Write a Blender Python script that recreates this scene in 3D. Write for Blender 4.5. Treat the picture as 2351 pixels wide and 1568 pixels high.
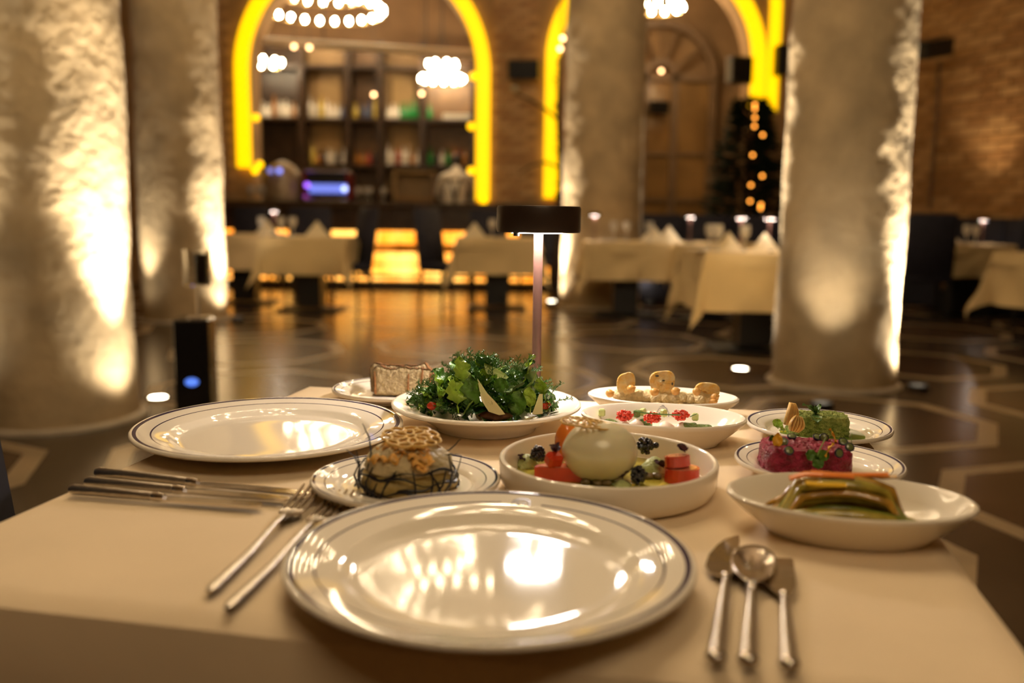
import bpy, math, random
from mathutils import Vector, Matrix, noise
for o in list(bpy.data.objects): bpy.data.objects.remove(o)
sc = bpy.context.scene
COL = sc.collection
R = math.radians
PI = math.pi
rnd = random.Random(7)

# ------------------------------------------------------------------ camera, world, exposure
CAM_Z = 1.017
PITCH = math.atan(296/2100.); ROLL = R(0.7)
cd = bpy.data.cameras.new('camera'); cam = bpy.data.objects.new('camera', cd); COL.objects.link(cam)
cd.sensor_width = 36; cd.lens = 2100/2351*36
cam.matrix_world = Matrix.Translation((0, 0, CAM_Z)) @ Matrix.Rotation(PI/2-PITCH, 4, 'X') @ Matrix.Rotation(ROLL, 4, 'Z')
cd.dof.use_dof = True; cd.dof.focus_distance = 1.08; cd.dof.aperture_fstop = 2.9
cd.clip_start = 0.02; cd.clip_end = 60
sc.camera = cam
w = bpy.data.worlds.new('world'); sc.world = w; w.use_nodes = True
w.node_tree.nodes['Background'].inputs[0].default_value = (1, .72, .45, 1)
w.node_tree.nodes['Background'].inputs[1].default_value = 0.02
sc.view_settings.view_transform = 'Standard'; sc.view_settings.look = 'None'
sc.view_settings.exposure = 0.0; sc.view_settings.gamma = 1; sc.view_settings.use_curve_mapping = False
sc.cycles.sample_clamp_indirect = 4.0
sc.cycles.max_bounces = 8; sc.cycles.transparent_max_bounces = 8; sc.cycles.caustics_reflective = False
sc.cycles.caustics_refractive = False
LW = (1, .80, .55)          # warm chandelier light
UP = (1, .88, .70)          # floor uplights

def light(name, kind, loc, power, col, size=.1, target=None, cone=60, blend=1.0):
    l = bpy.data.lights.new(name, kind); l.energy = power; l.color = col
    if kind == 'SPOT': l.spot_size = R(cone); l.spot_blend = blend; l.shadow_soft_size = size
    elif kind == 'POINT': l.shadow_soft_size = size
    elif kind == 'AREA': l.size = size
    o = bpy.data.objects.new(name, l); COL.objects.link(o); o.location = loc
    if target is not None:
        o.rotation_euler = (Vector(target)-Vector(loc)).to_track_quat('-Z', 'Y').to_euler()
    return o
# chandelier light over the dining floor (the chandeliers hang above the frame)
# added fill lights, no fixtures, in the bar room and beyond the second arch
light('bar_person_fill', 'SPOT', (-.9, 12.9, 2.9), 45, (1, .74, .42), .1, (-.8, 13.2, 1.2), 80)  # spot without a fixture, added to brighten the person behind the bar
light('bar_room_light', 'POINT', (-1.8, 13.6, 3.4), 16, (1, .70, .36), .4)
light('back_room_light', 'POINT', (2.3, 13.4, 3.0), 22, (1, .62, .26), .4)
light('wall_wash', 'SPOT', (5.05, 10.25, 1.15), 40, (1, .74, .42), .05, (5.35, 10.6, 3.0), 80)

# where a direction seen in the photograph meets a given depth or height
_fw = Vector((0, math.cos(PITCH), -math.sin(PITCH)))
_r0 = Vector((1, 0, 0)); _u0 = _r0.cross(_fw)
_rt = _r0*math.cos(ROLL)+_u0*math.sin(ROLL); _up = _rt.cross(_fw)
def _ray(x, y): return _fw+_rt*(x-1175.5)/2100.-_up*(y-784)/2100.
def at_depth(x, y, Y): d = _ray(x, y); return Vector((0, 0, CAM_Z))+d*(Y/d.y)
def at_height(x, y, z): d = _ray(x, y); return Vector((0, 0, CAM_Z))+d*((z-CAM_Z)/d.z)

# ------------------------------------------------------------------ materials
MATS = {}
def mat(name, col, rough=.5, metal=0, var=0, vscale=8, bump=0, bscale=40, emit=None, estr=1, trans=0, sss=0, ior=1.45, coat=0, col2=None, spec=None, detail=4):
    if name in MATS: return MATS[name]
    m = bpy.data.materials.new(name); m.use_nodes = True; nt = m.node_tree; b = nt.nodes['Principled BSDF']
    b.inputs['Base Color'].default_value = (*col, 1); b.inputs['Roughness'].default_value = rough
    b.inputs['Metallic'].default_value = metal; b.inputs['IOR'].default_value = ior
    if spec is not None: b.inputs['Specular IOR Level'].default_value = spec
    if trans: b.inputs['Transmission Weight'].default_value = trans
    if coat: b.inputs['Coat Weight'].default_value = coat; b.inputs['Coat Roughness'].default_value = .05
    if sss: b.inputs['Subsurface Weight'].default_value = sss; b.inputs['Subsurface Radius'].default_value = (.01, .007, .004)
    tc = None
    if var or bump:
        tc = nt.nodes.new('ShaderNodeTexCoord')
    if var:
        n = nt.nodes.new('ShaderNodeTexNoise'); n.inputs['Scale'].default_value = vscale; n.inputs['Detail'].default_value = detail
        nt.links.new(tc.outputs['Object'], n.inputs['Vector'])
        r = nt.nodes.new('ShaderNodeValToRGB')
        c2 = col2 if col2 else tuple(c*(1-var) for c in col)
        c1 = col if col2 else tuple(min(1, c*(1+var)) for c in col)
        r.color_ramp.elements[0].position = .35; r.color_ramp.elements[1].position = .65
        r.color_ramp.elements[0].color = (*c2, 1); r.color_ramp.elements[1].color = (*c1, 1)
        nt.links.new(n.outputs['Fac'], r.inputs['Fac']); nt.links.new(r.outputs['Color'], b.inputs['Base Color'])
        if emit is not None: nt.links.new(r.outputs['Color'], b.inputs['Emission Color'])
    if bump:
        n2 = nt.nodes.new('ShaderNodeTexNoise'); n2.inputs['Scale'].default_value = bscale; n2.inputs['Detail'].default_value = 6
        nt.links.new(tc.outputs['Object'], n2.inputs['Vector'])
        bp = nt.nodes.new('ShaderNodeBump'); bp.inputs['Strength'].default_value = min(1, bump); bp.inputs['Distance'].default_value = .01*max(1, bump)
        nt.links.new(n2.outputs['Fac'], bp.inputs['Height']); nt.links.new(bp.outputs['Normal'], b.inputs['Normal'])
    if emit is not None:
        if not var: b.inputs['Emission Color'].default_value = (*emit, 1)
        b.inputs['Emission Strength'].default_value = estr
    MATS[name] = m
    return m

china_col = (.88, .80, .67)
china = mat('china', china_col, .10)
cloth = mat('peach_cloth', (.82, .65, .44), .85, var=.05, vscale=5, bump=.12, bscale=900)
cloth_bg = mat('cream_cloth', (.72, .55, .28), .85, var=.04, vscale=4, bump=.15, bscale=300)
napkin_m = mat('napkin_cream', (.78, .68, .46), .8, var=.04)
plaster = mat('rough_column_plaster', (.40, .295, .165), .85, var=.22, vscale=3.2, bump=1.1, bscale=16)
stone_base = mat('stone_base', (.45, .38, .28), .5, var=.1)
wallm = mat('mortar', (.30, .18, .08), .9, var=.15, vscale=3, bump=.8, bscale=30)
bricks = [mat('brick_tan', (.43, .23, .085), .85, var=.15, vscale=9, bump=1, bscale=30), mat('brick_ochre', (.50, .29, .12), .85, var=.15, vscale=9, bump=1, bscale=30),
          mat('brick_brown', (.34, .17, .06), .85, var=.15, vscale=9, bump=1, bscale=30)]
floorm = mat('dark_stone_floor', (.060, .042, .026), .22, var=.3, vscale=1.3, bump=.10, bscale=6)
tilem = mat('red_brown_floor_tile', (.072, .043, .024), .24, var=.25, vscale=3, bump=.08, bscale=6)
inlay = mat('pale_floor_inlay', (.36, .27, .16), .3, var=.15, vscale=5)
ceilm = mat('ceiling_plaster', (.22, .15, .09), .9, var=.1, vscale=2)
darkwood = mat('dark_wood', (.035, .018, .009), .35, var=.4, vscale=6)
midwood = mat('brown_wood', (.16, .085, .035), .45, var=.25, vscale=5)
panelwood = mat('tan_panel', (.30, .19, .085), .6, var=.15, vscale=3)
navy = mat('navy_velvet', (.016, .017, .032), .75, var=.2, vscale=20)
blackm = mat('black_matte', (.008, .0075, .007), .45)
blackmetal = mat('black_metal', (.012, .011, .010), .35, metal=.2)
bronze = mat('dark_bronze', (.030, .017, .011), .42, metal=.3)
polem = mat('brown_pole', (.20, .105, .085), .38, metal=.45, bump=.1, bscale=700)
steel = mat('steel', (.62, .56, .48), .16, metal=1, bump=.05, bscale=60)
steel_b = mat('brushed_steel', (.50, .45, .38), .28, metal=1, bump=.15, bscale=250)
glass = mat('clear_glass', (.95, .95, .93), .03, trans=1)
yellow = mat('yellow_led', (.5, .3, .02), .5, emit=(1, .53, .0), estr=1.75)
yellow_b = mat('yellow_led_bulb', (.5, .3, .02), .5, emit=(1, .52, .0), estr=2.6)
bulbm = mat('bulb_glow', (1, .9, .7), .4, emit=(1, .78, .48), estr=100)
bulb_dim = mat('bulb_dim', (1, .8, .5), .4, emit=(1, .55, .24), estr=10)
uplens = mat('uplight_lens', (1, .9, .7), .3, emit=(1, .85, .62), estr=26)
lampdisc = mat('lamp_diffuser', (1, .95, .9), .4, emit=(1, .87, .76), estr=160)
lampdisc2 = mat('lamp_diffuser_far', (1, .95, .9), .4, emit=(1, .80, .66), estr=90)
duct = mat('grey_duct', (.78, .70, .60), .5)

def ring_china(name, R0, gap_angle=None):
    """white china with a thick and a thin blue ring printed on the rim; the thin one breaks at gap_angle"""
    m = bpy.data.materials.new(name); m.use_nodes = True; nt = m.node_tree; b = nt.nodes['Principled BSDF']
    b.inputs['Roughness'].default_value = .06
    N = nt.nodes.new; L = nt.links.new
    tc = N('ShaderNodeTexCoord'); sp = N('ShaderNodeSeparateXYZ'); L(tc.outputs['Object'], sp.inputs[0])
    def M(op, a, bb=None, c=None):
        n = N('ShaderNodeMath'); n.operation = op
        for i, v in enumerate((a, bb, c)):
            if v is None: continue
            if isinstance(v, (int, float)): n.inputs[i].default_value = v
            else: L(v, n.inputs[i])
        return n.outputs[0]
    x, y, z = sp.outputs
    r = M('SQRT', M('ADD', M('MULTIPLY', x, x), M('MULTIPLY', y, y)))
    thick = M('COMPARE', r, R0*.960, R0*.014)
    thin = M('COMPARE', r, R0*.848, R0*.0055)
    if gap_angle is not None:
        ca, sa = math.cos(gap_angle), math.sin(gap_angle)
        along = M('DIVIDE', M('ADD', M('MULTIPLY', x, ca), M('MULTIPLY', y, sa)), r)
        thin = M('MULTIPLY', thin, M('LESS_THAN', along, math.cos(R(8))))
    up = M('GREATER_THAN', z, .004)
    f = M('MULTIPLY', M('MAXIMUM', thick, thin), up)
    mx = N('ShaderNodeMix'); mx.data_type = 'RGBA'; L(f, mx.inputs[0])
    mx.inputs[6].default_value = (*china_col, 1); mx.inputs[7].default_value = (.028, .022, .075, 1)
    L(mx.outputs[2], b.inputs['Base Color'])
    return m
blueprint = mat('blue_print', (.05, .045, .14), .15)

# ------------------------------------------------------------------ mesh builder
class MB:
    def __init__(s): s.v = []; s.f = []
    def add(s, vs, fs, mtx=None):
        k = len(s.v)
        for p in vs: s.v.append(tuple(mtx @ Vector(p)) if mtx else tuple(p))
        for f in fs: s.f.append(tuple(i+k for i in f))
        return s
    def box(s, c, d, rz=0, rx=0, ry=0, bevel=0):
        x, y, z = d[0]/2, d[1]/2, d[2]/2
        M = Matrix.Translation(c) @ Matrix.Rotation(rz, 4, 'Z') @ Matrix.Rotation(ry, 4, 'Y') @ Matrix.Rotation(rx, 4, 'X')
        if not bevel:
            vs = [(i, j, k) for i in (-x, x) for j in (-y, y) for k in (-z, z)]
            fs = [(0, 1, 3, 2), (4, 6, 7, 5), (0, 4, 5, 1), (2, 3, 7, 6), (0, 2, 6, 4), (1, 5, 7, 3)]
            return s.add(vs, fs, M)
        b = bevel; vs = []; rings = []
        def ring(zz, ins):
            r = []
            for (sx, sy) in ((-1, -1), (1, -1), (1, 1), (-1, 1)):
                pts = [(sx*(x-ins), sy*(y-b-ins*.0)), (sx*(x-b), sy*(y-ins))]
                if sx*sy > 0: pts = pts[::1]
                else: pts = pts[::-1]
                r += pts
            return [(p[0], p[1], zz) for p in r]
        prof = [(-z, b), (-z+b, 0), (z-b, 0), (z, b)]
        for zz, ins in prof: rings.append(ring(zz, ins))
        for r in rings: vs += r
        fs = [tuple(range(8))[::-1], tuple(range(24, 32))]
        for q in range(3):
            for i in range(8):
                j = (i+1) % 8; fs.append((q*8+i, q*8+j, q*8+8+j, q*8+8+i))
        return s.add(vs, fs, M)
    def lathe(s, prof, n=32, c=(0, 0, 0), sx=1, sy=1, mtx=None, wob=None):
        vs = []; fs = []
        idx = []
        for (r, z) in prof:
            if r < 1e-6: idx.append([len(vs)]); vs.append((c[0], c[1], c[2]+z)); continue
            row = []
            for i in range(n):
                a = 2*PI*i/n; rr = r*(wob(a, z) if wob else 1)
                row.append(len(vs)); vs.append((c[0]+rr*sx*math.cos(a), c[1]+rr*sy*math.sin(a), c[2]+z))
            idx.append(row)
        for a, b in zip(idx, idx[1:]):
            if len(a) == 1 and len(b) == 1: continue
            for i in range(n):
                j = (i+1) % n
                if len(a) == 1: fs.append((a[0], b[i], b[j])[::-1])
                elif len(b) == 1: fs.append((a[i], a[j], b[0]))
                else: fs.append((a[i], a[j], b[j], b[i]))
        return s.add(vs, fs, mtx)
    def tube(s, pts, r, n=8, flat=1, cap=True):
        pts = [Vector(p) for p in pts]; rs = r if isinstance(r, (list, tuple)) else [r]*len(pts)
        vs = []; fs = []; prev = None
        for i, p in enumerate(pts):
            t = (pts[min(i+1, len(pts)-1)]-pts[max(i-1, 0)]).normalized()
            if prev is None:
                a = Vector((0, 0, 1)) if abs(t.z) < .9 else Vector((1, 0, 0)); u = t.cross(a).normalized()
            else: u = (prev-t*prev.dot(t)).normalized()
            prev = u; v = t.cross(u)
            for k in range(n):
                an = 2*PI*k/n; vs.append(tuple(p+(u*math.cos(an)+v*math.sin(an)*flat)*rs[i]))
        for i in range(len(pts)-1):
            for k in range(n):
                j = (k+1) % n; fs.append((i*n+k, i*n+j, (i+1)*n+j, (i+1)*n+k))
        if cap: fs.append(tuple(range(n))[::-1]); fs.append(tuple((len(pts)-1)*n+k for k in range(n)))
        return s.add(vs, fs)
    def ball(s, c, r, n=12, m=8, amp=0, fr=30, seed=0, mtx=None):
        if not isinstance(r, (tuple, list)): r = (r, r, r)
        vs = []; fs = []; sd = Vector((seed*3.1, seed*1.7, seed*.9))
        for j in range(m+1):
            th = PI*j/m
            for i in range(1 if j in (0, m) else n):
                a = 2*PI*i/n; d = Vector((math.sin(th)*math.cos(a), math.sin(th)*math.sin(a), math.cos(th)))
                p = Vector((d.x*r[0], d.y*r[1], d.z*r[2]))
                if amp: p *= 1+amp*noise.noise(p*fr+sd)
                vs.append((p.x+c[0], p.y+c[1], p.z+c[2]) if mtx is None else tuple(p))
        def ix(j, i): return 0 if j == 0 else (1+(m-1)*n if j == m else 1+(j-1)*n+i % n)
        for j in range(m):
            for i in range(n):
                if j == 0: fs.append((0, ix(1, i), ix(1, i+1)))
                elif j == m-1: fs.append((ix(j, i), ix(m, 0), ix(j, i+1)))
                else: fs.append((ix(j, i), ix(j+1, i), ix(j+1, i+1), ix(j, i+1)))
        return s.add(vs, fs, mtx)
    def prism(s, poly, z0, z1, mtx=None):
        n = len(poly)
        vs = [(p[0], p[1], z0) for p in poly]+[(p[0], p[1], z1) for p in poly]
        fs = [tuple(range(n))[::-1], tuple(range(n, 2*n))]+[(i, (i+1) % n, n+(i+1) % n, n+i) for i in range(n)]
        return s.add(vs, fs, mtx)
    def grid(s, f, nu, nv, thick=0):
        vs = [tuple(f(i/nu, j/nv)) for j in range(nv+1) for i in range(nu+1)]
        fs = [(j*(nu+1)+i, j*(nu+1)+i+1, (j+1)*(nu+1)+i+1, (j+1)*(nu+1)+i) for j in range(nv) for i in range(nu)]
        return s.add(vs, fs)
    def mesh(s, name, m, smooth=False):
        me = bpy.data.meshes.new(name); me.from_pydata(s.v, [], s.f); me.materials.append(m)
        if smooth:
            me.polygons.foreach_set('use_smooth', [True]*len(me.polygons))
            me.set_sharp_from_angle(angle=R(45))
        me.update(); return me
    def build(s, name, m, parent=None, smooth=False, loc=(0, 0, 0), rz=0, sub=0, solid=0):
        o = bpy.data.objects.new(name, s.mesh(name, m, smooth)); COL.objects.link(o); o.location = loc
        if rz: o.rotation_euler.z = rz
        if parent is not None: o.parent = parent
        if solid:
            md = o.modifiers.new('thickness', 'SOLIDIFY'); md.thickness = solid; md.offset = 0
        if sub:
            md = o.modifiers.new('smooth', 'SUBSURF'); md.levels = sub; md.render_levels = sub
        return o

def tag(o, label=None, cat=None, group=None, kind=None):
    if label: o['label'] = label
    if cat: o['category'] = cat
    if group: o['group'] = group
    if kind: o['kind'] = kind
    return o
def thing(name, label, cat, loc=(0, 0, 0), rz=0, group=None):
    o = bpy.data.objects.new(name, None); COL.objects.link(o); o.location = loc; o.rotation_euler = (0, 0, rz); o.empty_display_size = .05
    return tag(o, label, cat, group)
def link_mesh(name, me, parent=None, loc=(0, 0, 0), rot=(0, 0, 0), sc_=(1, 1, 1)):
    o = bpy.data.objects.new(name, me); COL.objects.link(o); o.location = loc; o.rotation_euler = rot; o.scale = sc_
    if parent is not None: o.parent = parent
    return o
def dup(root, loc, rz, label=None, group=None):
    r = root.copy(); COL.objects.link(r); r.location = loc; r.rotation_euler = (0, 0, rz)
    if label: r['label'] = label
    if group: r['group'] = group
    for ch in list(root.children):
        c = ch.copy(); COL.objects.link(c); c.parent = r
        for g in list(ch.children):
            d = g.copy(); COL.objects.link(d); d.parent = c
    return r
def struct(o): o['kind'] = 'structure'; return o

# ================================================================== STRUCTURE
WY = 12.6          # back wall with the arches
fl = struct(MB().box((0, 5, -.05), (16, 24, .1)).build('floor', floorm))
ga = Vector((1.41, .40)); gb = Vector((.40, -1.41)); O1 = Vector((1.78, 4.53))
for i in range(-6, 4):
    for j in range(-6, 3):
        c = O1+ga*i+gb*j
        if not (2.4 < c.y < 11.6 and abs(c.x) < c.y*.58+.8): continue
        oc = [(c.x+.655*math.cos(R(-5+45*k)), c.y+.655*math.sin(R(-5+45*k))) for k in range(8)]
        ic = [(c.x+.56*math.cos(R(-5+45*k)), c.y+.56*math.sin(R(-5+45*k))) for k in range(8)]
        b = MB()
        for k in range(8):
            q = (k+1) % 8
            b.prism([oc[k], oc[q], ic[q], ic[k]], 0, .0012)
        b.build('inlay_band', inlay, fl)
        MB().prism([(c.x+(p[0]-c.x)*.985, c.y+(p[1]-c.y)*.985) for p in ic], 0, .0008).build('floor_tile', tilem, fl)
struct(MB().box((0, 4.5, 5.25), (15, 24, .1)).build('ceiling', ceilm))
struct(MB().box((-6.2, 5, 2.6), (.2, 22, 5.2)).build('wall_left', wallm))
struct(MB().box((0, -4.6, 2.6), (12.4, .2, 5.2)).build('wall_front', wallm))

def arch_wall(parts, y0, y1, top):
    """parts: list of ('solid', x0, x1) and ('arch', x0, x1, spring)"""
    b = MB()
    for p in parts:
        if p[0] == 'solid':
            b.box(((p[1]+p[2])/2, (y0+y1)/2, top/2), (p[2]-p[1], y1-y0, top))
        else:
            _, x0, x1, sp = p; cx = (x0+x1)/2; r = (x1-x0)/2; n = 24
            for k in range(n):
                a0 = PI-PI*k/n; a1 = PI-PI*(k+1)/n
                q = [(cx+r*math.cos(a0), sp+r*math.sin(a0)), (cx+r*math.cos(a1), sp+r*math.sin(a1))]
                vs = [(q[0][0], y0, q[0][1]), (q[1][0], y0, q[1][1]), (q[1][0], y0, top), (q[0][0], y0, top)]
                vs += [(v[0], y1, v[2]) for v in vs]
                b.add(vs, [(0, 1, 2, 3), (7, 6, 5, 4), (1, 0, 4, 5)])
    return b
A1L, A1R = at_depth(545, 300, WY).x, at_depth(1125, 300, WY).x
A2L, A2R = at_depth(1250, 300, WY).x, at_depth(1748, 300, WY).x
A3L = at_depth(1762, 200, WY).x; A3R = A3L+2.9
SP1 = at_depth(835, 167, WY).z; SP2 = at_depth(1510, 140, WY).z
B_ = .20
wallb = mat('mortar_lit', (.46, .29, .14), .9, var=.15, vscale=3, bump=.8, bscale=30)  # lighter copy of mortar: the stronger light on this wall is in the colour
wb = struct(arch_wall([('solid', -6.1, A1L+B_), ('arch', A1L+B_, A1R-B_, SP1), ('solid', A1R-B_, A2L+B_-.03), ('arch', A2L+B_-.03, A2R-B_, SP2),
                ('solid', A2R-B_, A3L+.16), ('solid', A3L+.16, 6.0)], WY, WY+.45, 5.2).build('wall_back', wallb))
# bricks laid on the piers that can be told apart
bricks_b = [mat('brick_tan_lit', (.62, .38, .18), .85, var=.15, vscale=9, bump=1, bscale=30), mat('brick_ochre_lit', (.68, .44, .22), .85, var=.15, vscale=9, bump=1, bscale=30), mat('brick_brown_lit', (.52, .30, .14), .85, var=.15, vscale=9, bump=1, bscale=30)]  # paler copies of the brick colours, with this wall's extra light painted in
brick_mesh = [MB().box((0, 0, 0), (.225, .03, .066), bevel=.006).mesh('brick', m) for m in bricks_b]
brick_half = [MB().box((0, 0, 0), (.105, .03, .066), bevel=.006).mesh('brick', m) for m in bricks_b]
def brick_panel(x0, x1, z0, z1, parent, ymax=WY-.012):
    z = z0; row = 0
    while z < z1:
        x = x0+(0 if row % 2 == 0 else .12)
        if row % 2: link_mesh('brick', rnd.choice(brick_half), parent, (x0+.052, ymax+rnd.uniform(-.004, .004), z))
        while x+.22 <= x1+.01:
            link_mesh('brick', rnd.choice(brick_mesh), parent, (x+.115, ymax+rnd.uniform(-.005, .005), z), (0, rnd.uniform(-.01, .01), 0)); x += .24
        z += .082; row += 1
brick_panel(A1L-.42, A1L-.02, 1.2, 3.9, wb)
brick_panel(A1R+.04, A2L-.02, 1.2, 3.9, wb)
# glowing bands along the arches, set proud so their sides light the wall
def band(name, x0, x1, sp, zl, zr, label):
    cx = (x0+x1)/2; r = (x1-x0)/2; ri = r-B_+.015
    o = []; i_ = []
    if zl is not None:
        n0 = 12
        for k in range(n0): z = zl+(sp-zl)*k/n0; o.append((x0, z)); i_.append((x0+B_-.015, z))
    n = 40
    for k in range(n+1):
        a = PI-PI*k/n; o.append((cx+r*math.cos(a), sp+r*math.sin(a))); i_.append((cx+ri*math.cos(a), sp+ri*math.sin(a)))
    if zr is not None:
        n0 = 12
        for k in range(1, n0+1): z = sp+(zr-sp)*k/n0; o.append((x1, z)); i_.append((x1-B_+.015, z))
    b = MB(); y0, y1 = WY-.075, WY-.001
    for k in range(len(o)-1):
        a, c, d, e = o[k], o[k+1], i_[k+1], i_[k]
        vs = [(p[0], y0, p[1]) for p in (a, c, d, e)]+[(p[0], y1, p[1]) for p in (a, c, d, e)]
        b.add(vs, [(0, 1, 2, 3), (4, 7, 6, 5), (0, 4, 5, 1), (3, 2, 6, 7)])
    return tag(b.build(name, yellow), label, 'light band')
lb1 = band('light_band', A1L, A1R, SP1, at_depth(560, 385, WY).z, at_depth(1110, 460, WY).z, 'glowing yellow light band around the arch over the bar')
lb2 = band('light_band', A2L, A2R, SP2, at_depth(1264, 455, WY).z, at_depth(1735, 245, WY).z, 'glowing yellow light band around the arch behind the fir tree')
# small bulbs clipped on the inner edge of the bar arch
for (px, py) in ((1087, 175), (1082, 290), (1082, 392), (588, 270), (596, 378), (586, 392), (1110, 462)):
    p = at_depth(px, py, WY-.06)
    MB().ball(p, .05, 12, 8).build('bulb', yellow_b, lb1, True)
b = MB()
for k in range(14):
    z0 = 2.4+k*.2; x0 = A3L+(.0 if z0 < 3.4 else -(z0-3.4)**2*.05)
    b.box((x0+.06, WY-.02, z0+.1), (.15, .035, .2))
tag(b.build('light_band', yellow), 'straight yellow light band on the wall between fir tree and right column', 'light band')

# right wall, at an angle
WR0 = Vector((4.62, 12.6)); WR1 = Vector((8.2, 3.4)); wdir = (WR1-WR0).normalized(); wn = Vector((-wdir.y, wdir.x))
if wn.x > 0: wn = -wn
wang = math.atan2(wdir.y, wdir.x)
cw = (WR0+WR1)/2-wn*.1
wr = struct(MB().box((0, 0, 0), ((WR1-WR0).length, .2, 5.2)).build('wall_right', wallm, loc=(cw.x, cw.y, 2.6), rz=wang))
bmR = [MB().box((0, 0, 0), (.27, .035, .085), bevel=.008).mesh('brick', m) for m in bricks]
Lw = (WR1-WR0).length; wrnd = random.Random(3); cnt = 0
z = 1.02; row = 0
while z < 4.0 and cnt < 298:
    s_ = .95+(.14 if row % 2 else 0)
    while s_ < 3.55:
        sg = 1
        link_mesh('brick', wrnd.choice(bmR), wr, (s_-Lw/2, (.1+wrnd.uniform(-.002, .012)) * (1 if (Matrix.Rotation(wang, 2) @ Vector((0, 1))).dot(wn) > 0 else -1), z-2.6), (0, wrnd.uniform(-.012, .012), 0)); cnt += 1
        s_ += .285
    z += .1; row += 1
struct(MB().box((5.3, -.6, 2.6), (.2, 8, 5.2), 0).build('wall_side', wallm, loc=(1.2, 0, 0)))

# bar room behind the first arch and the room behind the second
struct(MB().box((-1.6, 16.0, 2.6), (6.6, .15, 5.2)).build('wall_bar_room', mat('bar_room_wall', (.16, .09, .04), .8, var=.2, vscale=1.5)))
struct(MB().box((.48, 14.5, 2.6), (.12, 3, 5.2)).build('wall_between_rooms', wallm))
struct(MB().box((2.9, 15.6, 2.6), (4.7, .15, 5.2)).build('wall_back_room', mat('back_room_wall', (.34, .20, .09), .85, var=.2, vscale=2, bump=.8, bscale=20)))

# columns
def column(x, y, r, nm, labels):
    b = MB(); n = 120; nz = 150; H = 5.2; vs = []; fs = []
    for j in range(nz+1):
        z = H*j/nz
        for i in range(n):
            a = 2*PI*i/n; p = Vector((math.cos(a)*r, math.sin(a)*r, z))
            d = .018*noise.noise(p*2.2+Vector((x, y, 0)))+.005*noise.noise(p*7+Vector((x, 0, y)))+.0030*noise.noise(p*19)
            rr = r*(1.02-.012*z)+d
            vs.append((rr*math.cos(a), rr*math.sin(a), z))
    for j in range(nz):
        for i in range(n): k = (i+1) % n; fs.append((j*n+i, j*n+k, (j+1)*n+k, (j+1)*n+i))
    b.add(vs, fs)
    t = b.build(nm, plaster, None, True, (x, y, 0)); struct(t)
    MB().lathe([(r-.02, 0), (r+.045, 0), (r+.045, .012), (r+.030, .022), (r-.02, .024)], 64).build('column_base', stone_base, t, True)
    return t
column(-2.226, 4.388, .37, 'trim_1', '')
column(-3.046, 8.47, .37, 'trim_2', '')
column(.97, 10.15, .43, 'trim_3', '')
column(1.986, 5.577, .355, 'trim_4', '')

# floor uplights
def uplight(x, y, tx, ty, e, label, deep=True, tz=3.0, cone=46):
    t = thing('floor_uplight', label, 'uplight', (x, y, 0), 0); h = .034 if deep else .010; lens = .045
    MB().lathe([(0, 0), (.058, 0), (.062, .006), (.060, h), (lens+.004, h), (lens+.002, .006), (0, .005)], 24).build('housing', blackmetal, t, True)
    MB().lathe([(0, .0065), (lens, .0065), (lens, .008), (0, .012)], 24).build('lens', uplens, t, True)
    l = light('uplight_beam', 'SPOT', (x, y, .05), e, UP, .02, (tx, ty, tz), cone)
    # the weak wide spill around the beam
    l = light('uplight_spill', 'SPOT', (x, y, .05), e*.035, UP, .03, (x*.35+tx*.65, y*.35+ty*.65, .8), 110)
    return t










uplight(-1.665, 4.22, -1.93, 4.30, 1300, 'round floor uplight at the right foot of the nearest left column', True, 2.9)
uplight(-1.905, 4.84, -2.05, 4.68, 100, 'round floor uplight behind the right side of the nearest left column', False, 2.6)
uplight(-2.66, 3.84, -2.45, 4.05, 500, 'round floor uplight in front of the nearest left column', True, 2.4)
uplight(-2.52, 8.33, -2.74, 8.39, 1300, 'round floor uplight right of the second left column', True, 2.8)
uplight(-3.40, 7.95, -3.24, 8.15, 150, 'round floor uplight in front of the second left column', True, 1.0)
uplight(.452, 10.55, .62, 10.40, 400, 'round floor uplight left of the column behind the lamp', False, 2.6)
uplight(.40, 10.02, .60, 10.05, 1300, 'round floor uplight hidden left of the middle column', True, 2.6)
uplight(1.54, 10.3, 1.36, 10.25, 500, 'round floor uplight right of the middle column', True, 2.6)
uplight(1.52, 6.00, 1.74, 5.80, 2600, 'round floor uplight left of the right column', False, 2.8)
uplight(2.41, 5.34, 2.24, 5.43, 1900, 'round floor uplight at the right side of the right column', True, 2.8)
uplight(1.66, 4.80, 1.80, 5.14, 45, 'small floor uplight in front of the right column', True, .55)

# ================================================================== BAR
bt = thing('bar_counter', 'long dark bar counter with amber backlit stone panels', 'bar counter', (0, 12.05, 0))
bx0, bx1 = -4.2, .66
MB().box(((bx0+bx1)/2, .28, 1.10), (bx1-bx0+.06, .62, .06), bevel=.01).build('worktop', darkwood, bt)
MB().box(((bx0+bx1)/2, .33, .54), (bx1-bx0, .44, 1.06)).build('body', darkwood, bt)
MB().box(((bx0+bx1)/2, .05, .045), (bx1-bx0, .16, .09)).build('plinth', blackm, bt)
amber = mat('amber_backlit_stone', (1, .50, .10), .25, var=.5, vscale=2.6, emit=(1, .5, .1), estr=3.2, col2=(.75, .22, .01))
amber_d = mat('amber_backlit_stone_dim', (.75, .24, .02), .25, var=.5, vscale=3, emit=(1, .5, .1), estr=.7, col2=(.28, .07, .0))
for (z0, z1, m) in ((.10, .31, amber), (.325, .48, amber), (.495, .57, amber_d), (.585, .76, amber)):
    x = bx0+.02
    while x < bx1-.2:
        MB().box((x+.11, .095, (z0+z1)/2), (.212, .03, z1-z0-.006), bevel=.004).build('stone_panel', m, bt); x += .222
MB().tube([(bx0+.1, -.02, .17), (bx1-.1, -.02, .17)], .018, 8).build('foot_rail', blackmetal, bt, True)

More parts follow.
